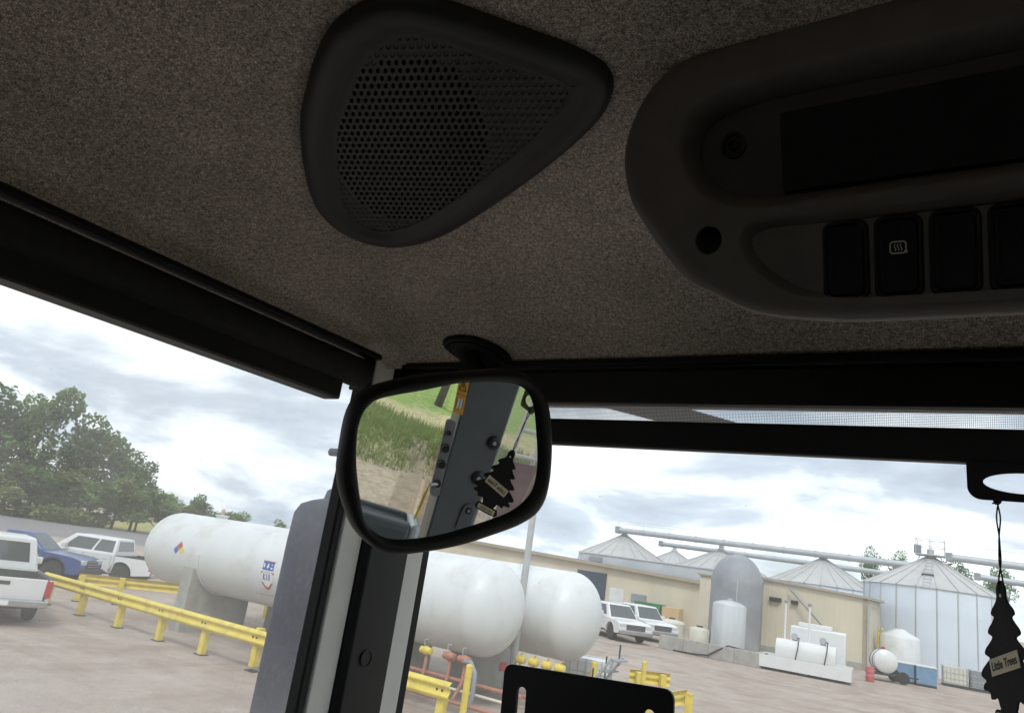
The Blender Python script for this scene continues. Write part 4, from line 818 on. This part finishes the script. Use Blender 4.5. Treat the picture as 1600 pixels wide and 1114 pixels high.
for k in range(9): m.tube([(-.22, -4.05 + k * .42, 5.42 + k * .232), (.22, -4.05 + k * .42, 5.42 + k * .232)], .02, 4)
m.build('roof_ladder', STEEL, bd_)
def conveyor(label, a, b_, r, rail=True):
    a, b_ = Vector(a), Vector(b_); t = thing('conveyor', label, 'conveyor', a, 0, 'overhead grain conveyors'); d = b_ - a
    MB().cyl((0, 0, 0), d, r, n=16).build('tube', STEEL, t)
    n = int(d.length / 2.6)
    for k in range(n + 1): p = d * (k / n); u = d.normalized(); MB().cyl(p - u * .05, p + u * .05, r * 1.14, n=16).build('flange', STEEL, t)
    if rail:
        q_ = MB(); q_.tube([Vector((0, -r, r + .62)), d + Vector((0, -r, r + .62))], .013, 5); q_.tube([Vector((0, -r, r + .4)), d + Vector((0, -r, r + .4))], .011, 5); q_.build('handrail', STEEL, t)
        for k in range(n + 1): p = d * (k / n); MB().tube([p + Vector((0, -r, r * .5)), p + Vector((0, -r, r + .63))], .013, 5).build('rail_post', STEEL, t)
    MB().box(-.3, .12, -r * 1.15, r * 1.15, -r * 1.15, r * 1.25).build('drive_head', GREYT, t, .05)
    return t
conveyor('upper grain conveyor tube with handrail running across the bin tops', (-31.4, 69.4, 7.62), (-5.0, 69.4, 7.42), .27)
conveyor('lower grain conveyor tube under the handrailed one', (-27.6, 71.5, 6.9), (-6.0, 71.5, 6.65), .22, False)
conveyor('grain conveyor leaving the largest bin towards the right edge', (-2.6, 62.5, 7.85), (9.0, 62.5, 7.55), .25)
conveyor('lowest grain conveyor behind the largest bin at the right', (-1.0, 67, 7.0), (10, 67, 6.5), .22, False)
for k, (x, y, z0_, z1_) in enumerate(((-21.4, 70.3, 6.9, 7.7), (-12.4, 70, 7.1, 7.6), (-31, 69.8, 7.2, 7.75))):
    pass
g_ = thing('bin_top_platform', 'steel platform and railing on the peak of the largest bin', 'platform', (-3.7, 60, 7.6), 0)
MB().box(-.9, .9, -.7, .7, .0, .08).build('deck', STEEL, g_)
for x in (-.85, 0, .85):
    for y in (-.65, .65): MB().tube([(x, y, .08), (x, y, 1.1)], .025, 5).build('rail_post', STEEL, g_)
m = MB()
for z in (.6, 1.08): m.tube([(-.85, -.65, z), (.85, -.65, z), (.85, .65, z), (-.85, .65, z), (-.85, -.65, z)], .022, 5)
m.build('railing', STEEL, g_); MB().box(-1.0, -.55, -.35, .1, .1, .7).build('motor_box', GREYT, g_, .05)
for s_ in (-.6, .6): MB().tube([(s_, -.3, 0), (s_ * 1.5, -.9, -.75)], .03, 5).build('leg', STEEL, g_)

# ================================================================== tanks and clutter in the yard
o = thing('vertical_tank', 'shiny silver vertical tank standing behind the concrete wall', 'tank', (-12.75, 44.3, 0), 0, 'upright tanks')
MB().lathe([(.93, .12), (.93, 2.42), (.9, 2.52), (.5, 2.68), (.1, 2.74)], None, 40).build('shell', SILV, o); MB().lathe([(.98, 0), (.98, .12), (.93, .121)], None, 40).build('base', CONC, o); MB().lathe([(.18, 2.68), (.18, 2.82), (.05, 2.84)], None, 14).build('lid', STEEL, o)
o = thing('vertical_tank', 'tall dark grey domed tank behind the silver tank', 'tank', (-13.55, 48.3, 0), 0, 'upright tanks')
prof = [(1.55, 0), (1.55, 3.75)] + [(1.55 * math.cos(a_), 3.75 + 1.8 * math.sin(a_)) for a_ in [math.pi / 2 * k / 10 for k in range(1, 10)]] + [(.05, 5.55)]
MB().lathe(prof, None, 44).build('shell', GREYT, o); MB().tube([(.45, -1.49, 0), (.45, -1.49, 3.8), (.3, -1.0, 4.9)], .03, 6).build('fill_pipe', STEEL, o)
o = thing('vertical_tank', 'cream stained vertical tank beside the tan building corner', 'tank', (-4.95, 53.2, 0), 0, 'upright tanks')
MB().lathe([(1.12, 0), (1.12, 2.05), (1.05, 2.15), (.4, 2.45), (.3, 2.55), (.05, 2.56)], None, 40).build('shell', WHT, o); MB().tube([(-1.14, -.3, .1), (-1.14, -.3, 2.2), (-.9, -.5, 2.4)], .06, 8).build('yellow_pipe', YEL, o)
o = thing('concrete_wall', 'low grey concrete containment wall with a black hose lying over it', 'wall', (-11.75, 37.5, 0))
for k in range(4): MB().box(-2.4 + k * 1.245, -1.162 + k * 1.245, -.12, .12, 0, .64 + .012 * (k % 2)).build('block', CONC, o, .02)
MB().tube([(-1.6, -.18, .04), (-.6, -.2, .05), (.1, -.22, .12), (.6, -.16, .45), (1.0, -.02, .70), (1.7, .3, .62)], .035, 8).build('hose', BLKR, o)
o = thing('concrete_wall', 'concrete return wall beside the white fuel tray', 'wall', (-9.35, 38.0, 0)); MB().box(-.28, .0, -.3, 2.0, 0, .62).build('block', CONC, o, .02)
ft = thing('fuel_tank_tray', 'white steel containment tray holding the fuel tank', 'tray', (-7.4, 38.3, 0), R(6))
for y in (-.75, 1.35): MB().box(-1.95, 1.95, y - .025, y + .025, .12, .64).build('side', CARW, ft, .008)
for x in (-1.925, 1.925): MB().box(x - .025, x + .025, -.724, 1.324, .12, .635).build('end', CARW, ft, .008)
MB().box(-1.9, 1.9, -.7, 1.3, .13, .17).build('floor', CARW, ft)
for x in (-1.2, 0, 1.2): MB().box(x - .15, x + .15, -.7, 1.3, 0, .119).build('skid', DARK, ft)
f2 = thing('fuel_tank', 'white horizontal fuel tank with pumps and hoses sitting in the tray', 'tank', (-7.4, 38.3, .17), R(6))
MB().extr(rrect(-.55, .55, .08, 1.27, .42, 6), -1.28, 1.28, lambda u, v, x: Vector((x, u, v))).build('shell', CARW, f2, .03, 3, angle=30)
for x in (-.9, .9): MB().box(x - .06, x + .06, -.5, .5, 0, .12).build('foot', STEEL, f2)
for x in (-.98, .08): MB().tube([(x, .25, 1.2), (x, .25, 2.9)], .045, 8).build('vent_pipe', CARW, f2); MB().lathe([(.08, 2.88), (.09, 2.98), (.03, 3.02)], Matrix.Translation((x, .25, 0)), 12).build('vent_cap', GREYT, f2)
for x in (-.5, .72):
    p_ = MB().box(x - .12, x + .12, -.12, .12, 1.26, 1.5).build('pump', GREYT, f2, .03)
    MB().tube([(x + .1, -.1, 1.4), (x + .22, -.45, 1.42), (x + .2, -.62, 1.0), (x + .12, -.62, .55), (x + .1, -.58, .35)], .025, 6).build('hose', DARK, p_)
    MB().lathe([(.14, -.03), (.16, 0), (.14, .03)], Matrix.Translation((x, -.15, 1.45)) @ Matrix.Rotation(math.pi / 2, 4, 'X'), 16).build('hose_reel', STEEL, p_)
o = thing('fuel_tank', 'white box shaped tank standing behind the horizontal fuel tank', 'tank', (-7.3, 40.6, 0), R(6)); MB().box(-1.25, 1.25, -.5, .5, .2, 2.05).build('shell', CARW, o, .08, 3); MB().box(-.9, .6, -.35, .35, 2.051, 2.25).build('lid', CARW, o, .03); MB().box(-1.2, 1.2, -.45, .45, 0, .199).build('skid', DARK, o)
o = thing('tank_trailer', 'round white tank on a small wheeled trailer by the tan building corner', 'trailer', (-4.9, 44.6, 0), R(25))
MB().lathe([(.05, -.62), (.3, -.6), (.55, -.45), (.58, -.3), (.58, .3), (.55, .45), (.3, .6), (.05, .62)], Matrix.Translation((0, 0, .95)) @ Matrix.Rotation(math.pi / 2, 4, 'X'), 36).build('tank', CARW, o)
for y in (-.2, .2): MB().extr(arc(0, .95, .6, 0, 2 * math.pi, 24)[:-1], y - .02, y + .02, XZ).build('strap', DARK, o)
MB().box(-.7, .7, -.55, .55, .30, .38).build('frame', DARK, o, .01); MB().tube([(.7, 0, .34), (1.7, 0, .34)], .04, 6).build('drawbar', DARK, o)
for s_ in (-1, 1): MB().lathe([(.15, -.09), (.28, -.09), (.30, 0), (.28, .09), (.15, .09)], Matrix.Translation((.75, s_ * .6, .30)) @ Matrix.Rotation(math.pi / 2, 4, 'X'), 20).build('wheel', TYRE, o)
MB().lathe([(.1, 1.5), (.1, 1.62), (.03, 1.64)], None, 10).build('cap', REDP, o)
for k, x in enumerate((-4.15, -3.15)):
    o = thing('blue_crate', ['blue plastic crate, left of the blue pair by the round trailer tank', 'blue plastic crate, right of the blue pair by the round trailer tank'][k], 'crate', (x, 46.4, 0), R(12), 'blue crates')
    MB().box(-.46, .46, -.5, .5, .10, .92).build('box', BLUEP, o, .03); MB().box(-.48, .48, -.52, .52, .921, 1.0).build('rim', mat('pale_rim', (.6, .62, .62), .5), o, .02); MB().box(-.46, .46, -.48, .48, 0, .099).build('feet', DARK, o)
for k in range(5): tote(-2.0 + k * 1.28, 50.4 + k * .2, R(6), ['first', 'second', 'third', 'fourth', 'fifth'][k] + ' caged tote from the blue crates in the row before the largest bin', [POLY, GREYT, POLY, GREYT, POLY][k], 1.05)
o = thing('fuel_drum', 'small faded red drum standing at the right end of the white tray', 'drum', (-5.2, 42.2, 0)); MB().lathe([(.19, 0), (.2, .02), (.19, .22), (.2, .24), (.19, .26), (.19, .44), (.2, .46), (.19, .48), (.195, .68), (.18, .69), (.17, .67)], None, 24).build('shell', mat('faded_red', (.50, .12, .13), .6), o)
o = thing('waste_bin', 'green waste bin against the tan shed wall', 'waste bin', (-23.2, 58.6, 0)); MB().extr([(-.95, .2), (.95, .2), (1.1, 1.45), (-1.1, 1.45)], -.6, .6, XZ).build('box', GREEN, o, .03); MB().box(-1.12, 1.12, -.62, .62, 1.451, 1.52).build('lid', GREEN, o, .02)
for x in (-.7, .7): MB().lathe([(.04, -.05), (.1, -.05), (.1, .05), (.04, .05)], Matrix.Translation((x, -.5, .1)) @ Matrix.Rotation(math.pi / 2, 4, 'X'), 12).build('wheel', DARK, o)
o = thing('pallet_box', 'tan pallet box right of the green waste bin', 'box', (-21.2, 58.4, 0)); MB().box(-.7, .7, -.5, .5, .14, 1.45).build('carton', CARTON, o, .02); MB().box(-.72, .72, -.52, .52, 0, .139).build('pallet', EAVE, o)
for k, (x, y, r_, h_) in enumerate(((-17.2, 47.4, .85, 1.05), (-15.2, 46.8, .6, .9))):
    o = thing('poly_tank', ['squat milky poly tank behind the concrete wall end', 'smaller milky poly tank left of the silver tank'][k], 'tank', (x, y, 0), 0, 'milky poly tanks'); MB().lathe([(r_, 0), (r_, h_ * .8), (r_ * .9, h_ * .9), (r_ * .3, h_), (.05, h_)], None, 28).build('shell', POLY, o); MB().lathe([(.2, h_ * .97), (.2, h_ * 1.08), (.03, h_ * 1.1)], None, 14).build('lid', DARK, o)

# ================================================================== trees
def crown_mesh(name, lobes, n, leaf, m, seed):
    rd = random.Random(seed); vs, fs = [], []
    tot = sum(l[3] * l[4] * l[5] for l in lobes)
    for (cx, cy, cz, rx, ry, rz) in lobes:
        k = int(n * rx * ry * rz / tot)
        for _ in range(k):
            while True:
                d = Vector((rd.uniform(-1, 1), rd.uniform(-1, 1), rd.uniform(-1, 1)))
                if .05 < d.length <= 1: break
            d = d.normalized() * (d.length ** .45) * rd.uniform(.8, 1.08)
            c = Vector((cx + d.x * rx, cy + d.y * ry, cz + d.z * rz)); s_ = leaf * rd.uniform(.5, 1.25)
            nn = Vector((rd.gauss(0, .55), rd.gauss(0, .55), 1)).normalized(); u = nn.orthogonal().normalized(); u = Matrix.Rotation(rd.uniform(0, 6.28), 3, nn) @ u; v = nn.cross(u) * rd.uniform(.6, 1.0)
            i = len(vs); vs += [c - u * s_ * .5, c + v * s_ * .4, c + u * s_ * .5, c - v * s_ * .4]; fs.append((i, i + 1, i + 2, i + 3))
    me = bpy.data.meshes.new(name); me.from_pydata(vs, [], fs); me.materials.append(m); return me
def tree_proto(seed, leafm, n=4200, low=False):
    rd = random.Random(seed); lobes = []
    for k in range(11 if not low else 9):
        a_ = rd.uniform(0, 6.28); z = rd.uniform(.04 if low else .24, .86); rr = (.30 if low else .27) * (1.12 - .75 * max(0, z - .45)) * rd.uniform(.3, 1.)
        s_ = rd.uniform(.10, .19); lobes.append((math.cos(a_) * rr, math.sin(a_) * rr, z, s_ * 1.15, s_ * 1.15, s_ * .85))
    lobes.append((0, 0, .55, .2, .2, .3))
    return lobes, crown_mesh('crown', lobes, n, .062, leafm, seed)
PROT = [tree_proto(11, LEAF1, 3200), tree_proto(23, LEAF2, 3200), tree_proto(37, LEAF3, 3200, True), tree_proto(51, LEAF1, 3000, True), tree_proto(77, LEAF2, 3400)]
rl = [(.16 * math.cos(k * 1.05), .16 * math.sin(k * 1.05), .72 + .06 * math.sin(k * 2.3), .13, .13, .11) for k in range(6)] + [(0, 0, .84, .15, .15, .12), (.05, -.04, .6, .2, .2, .16)]
PROT.append((rl, crown_mesh('crown', rl, 3000, .035, LEAF2, 91)))
TRK = []
for k, (lobes, me) in enumerate(PROT):
    m = MB(); m.tube([(0, 0, 0), (.008, .004, .2), (-.006, .008, .45), (.0, 0, .8)], [.022, .017, .012, .004], 8)
    for l in lobes[:7]: m.tube([(0, 0, max(.12, l[2] - .22)), (l[0] * .5, l[1] * .5, l[2] - .08), (l[0], l[1], l[2])], [.009, .006, .002], 5)
    tm = bpy.data.meshes.new('trunk'); tm.from_pydata(m.v, [], m.f); tm.materials.append(BARK); tm.shade_smooth(); TRK.append(tm)
def tree(x, y, h, wd, k, label, rz=0., group='trees beyond the road', cat='tree', z=0.):
    t = thing('broadleaf_tree', label, cat, (x, y, z), rz, group)
    for nm, me in (('trunk', TRK[k]), ('crown', PROT[k][1])):
        o_ = bpy.data.objects.new(nm, me); COL.objects.link(o_); o_.parent = t; o_.scale = (h * wd, h * wd, h)
    return t
for i, (x, y, h, wd, k, lb) in enumerate((
    (-93.5, 37.5, 15.0, .95, 1, 'tall dark tree cut by the left edge of the picture'),
    (-91.5, 41.6, 15.4, .62, 0, 'tallest slender tree near the left edge beyond the road'),
    (-90.5, 44.0, 9.6, .95, 2, 'rounded olive tree below the gap between the two tallest trees'),
    (-89.5, 47.2, 13.2, .78, 4, 'second tallest tree, rising above the middle of the tree row'),
    (-88.0, 49.8, 10.8, .8, 0, 'tree right of the second tallest one in the row'),
    (-86.5, 52.2, 9.2, .85, 1, 'rounded tree where the row steps down to the right'),
    (-85.0, 55.0, 6.0, 1.0, 3, 'low tree just left of the white tank end'),
    (-83.0, 58.0, 6.2, .9, 1, 'low tree rising just above the white tank top'),
    (-80.5, 61.5, 4.6, 1.1, 3, 'small far tree peeking over the tank near its valve'),
    (-77.0, 66.5, 4.3, 1.1, 2, 'small far tree peeking over the tank, left of the outside mirror'),
    (-73.5, 70.5, 4.2, 1.1, 3, 'small far tree beside the outside mirror housing'))):
    tree(x, y, h, wd, k, lb, i * 1.3)
for i, (x, y, h) in enumerate(((-88.2, 41.2, 5.5), (-87.0, 44.2, 6.0), (-86.2, 46.8, 5.2), (-85.6, 49.4, 5.6), (-84.4, 51.6, 4.6), (-88.5, 38.8, 5.8), (-83.6, 54.0, 4.4), (-82.2, 56.8, 4.2), (-80.6, 59.6, 3.8))):
    tree(x, y, h * 1.15, 1.35, 2 if i % 2 else 3, ['bushy undergrowth below the tallest slender tree', 'broad bush in the middle of the tree row', 'olive bush under the second tallest tree', 'wide bush below the stepping trees', 'low bush at the right foot of the tree row', 'bush at the left edge under the tall dark tree', 'low bush right of the tree row, left of the tank end', 'low bush half hidden behind the tank end', 'far low bush just above the left tank end'][i], i * 2.1, 'bushes at the foot of the tree row', 'bush')
for i, (x, y, h, wd, k, lb) in enumerate(((-62, 86, 5.2, 1.2, 1, 'far tree left of the grey pole above the tank'), (-57, 88, 5.0, 1.2, 0, 'far tree seen above the tank by the mirror edge'), (-52, 90, 4.8, 1.2, 1, 'far tree at the shed roof end'),
    (-17.4, 140, 15.2, .42, 5, 'left of two far trees between the conveyors and the largest bin'), (-13.0, 140, 15.0, .52, 5, 'right of two far trees beside the largest bin peak'), (-5.4, 142, 15.2, .6, 5, 'far tree right of the largest bin peak'), (.6, 142, 14.8, .6, 5, 'far tree behind the air freshener string'), (6.5, 140, 14, .6, 5, 'far tree at the right edge behind the conveyors'))):
    tree(x, y, h, wd, k, lb, i * 1.7, 'far trees behind the yard')

# ================================================================== right-hand side, seen in the mirror
t = tree(19.0, 4.17, 9.0, .5, 0, 'tree whose trunk stands on the hillside in the mirror', 1.0, 'hillside trees', 'tree', hill_z(19, 4.17))
for c in t.children:
    if c.name.startswith('trunk'): c.scale = (5.5, 5.5, 9)
    else: c.location.z = 3.0
for i, (x, y, h, k) in enumerate(((48, 14, 8, 1), (50, 18.5, 9, 0), (52, 23, 8.5, 4), (47, 27, 8, 1), (45, 31, 9, 0))):
    tree(x, y, h, .8, k, ['first', 'second', 'third', 'fourth', 'fifth'][i] + ' tree of the hedge row beyond the maroon gate, in the mirror', i, 'hillside trees', 'tree', hill_z(x, y))
rd = random.Random(5); vs, fs = [], []
for _ in range(16000):
    x = 11.8 + 4.3 * rd.random() ** .9; y = rd.uniform(-.5, 9.5)
    if x + 1.5 * math.sin(y * .8) + rd.gauss(0, .4) < 12.6: continue
    z = hill_z(x, y) + .01; h = rd.uniform(.08, .26); a_ = rd.uniform(0, 6.28); w2 = rd.uniform(.008, .02); dx_, dy_ = math.cos(a_), math.sin(a_); le = rd.uniform(.02, .16)
    i = len(vs); vs += [(x - dx_ * w2, y - dy_ * w2, z), (x + dx_ * w2, y + dy_ * w2, z), (x + dy_ * le, y - dx_ * le, z + h)]; fs.append((i, i + 1, i + 2))
o = MB(); o.v = vs; o.f = fs; o = o.build('tall_grass', GRASSM, recalc=False, smooth=False); tag(o, 'tall green grass on the hillside in the mirror', 'grass', kind='stuff')
m = MB(); rd = random.Random(9)
for k in range(46):
    for s_ in (-1, 1):
        x = 8.6 + k * .12; yc = 2.5 + .06 * k * .35
        m.add([(x - .04, yc + s_ * .03, .03 + hill_z(x, yc)), (x + .10 , yc + s_ * .42, .03 + hill_z(x, yc)), (x + .16, yc + s_ * .42, .03 + hill_z(x, yc)), (x + .02, yc + s_ * .03, .03 + hill_z(x, yc)), (x, yc + s_ * .05, .085 + hill_z(x, yc)), (x + .125, yc + s_ * .40, .085 + hill_z(x, yc))], [(0, 1, 5, 4), (4, 5, 2, 3), (0, 4, 3), (1, 2, 5)])
o = m.build('tyre_track', mat('track_soil', (.40, .32, .23), .95, var=.2, vs=5, bump=.5, bs=20, bd=.02)); tag(o, 'ridged tyre track pressed into the dirt in the mirror', 'tyre track', kind='stuff')
for i, (x, y, r_) in enumerate(((11.3, 1.5, .16), (12.2, 2.0, .10), (11.0, 4.2, .09), (12.6, 3.6, .12))):
    m = MB(); rd = random.Random(i); rings = []
    for k in range(1, 6):
        a_ = math.pi / 2 * k / 6; rings.append([Vector((math.cos(b_) * r_ * math.cos(a_) * rd.uniform(.85, 1.1), math.sin(b_) * r_ * math.cos(a_) * rd.uniform(.85, 1.1), r_ * .7 * math.sin(a_))) for b_ in [6.283 * q_ / 9 for q_ in range(9)]])
    m.loft(rings, True); o = m.build('field_stone', STONE, loc=(x, y, hill_z(x, y) - .01)); tag(o, ['largest pale stone left of the tyre track in the mirror', 'small pale stone near the grass in the mirror', 'small stone right of the tyre track in the mirror', 'pale stone at the grass edge in the mirror'][i], 'stone', 'stones in the dirt')
gt = thing('panel_gate', 'maroon panel gate with pale pipe rails at the right of the mirror', 'gate', (7.35, 3.12, 0), R(62))
for k in range(6): MB().box(k * .85 + .03, k * .85 + .82, -.012, .012, .35, 1.75).build('panel', MAROON, gt, .004)
for z in (.3, 1.2, 1.82, 2.15, 2.5): MB().tube([(0, -.05, z), (5.2, -.05, z)], .03, 8).build('pipe_rail', PALEP, gt)
for k in range(14): MB().tube([(k * .40, -.05, 0), (k * .40, -.05, 2.55)], .028, 8).build('pipe_post', PALEP, gt)
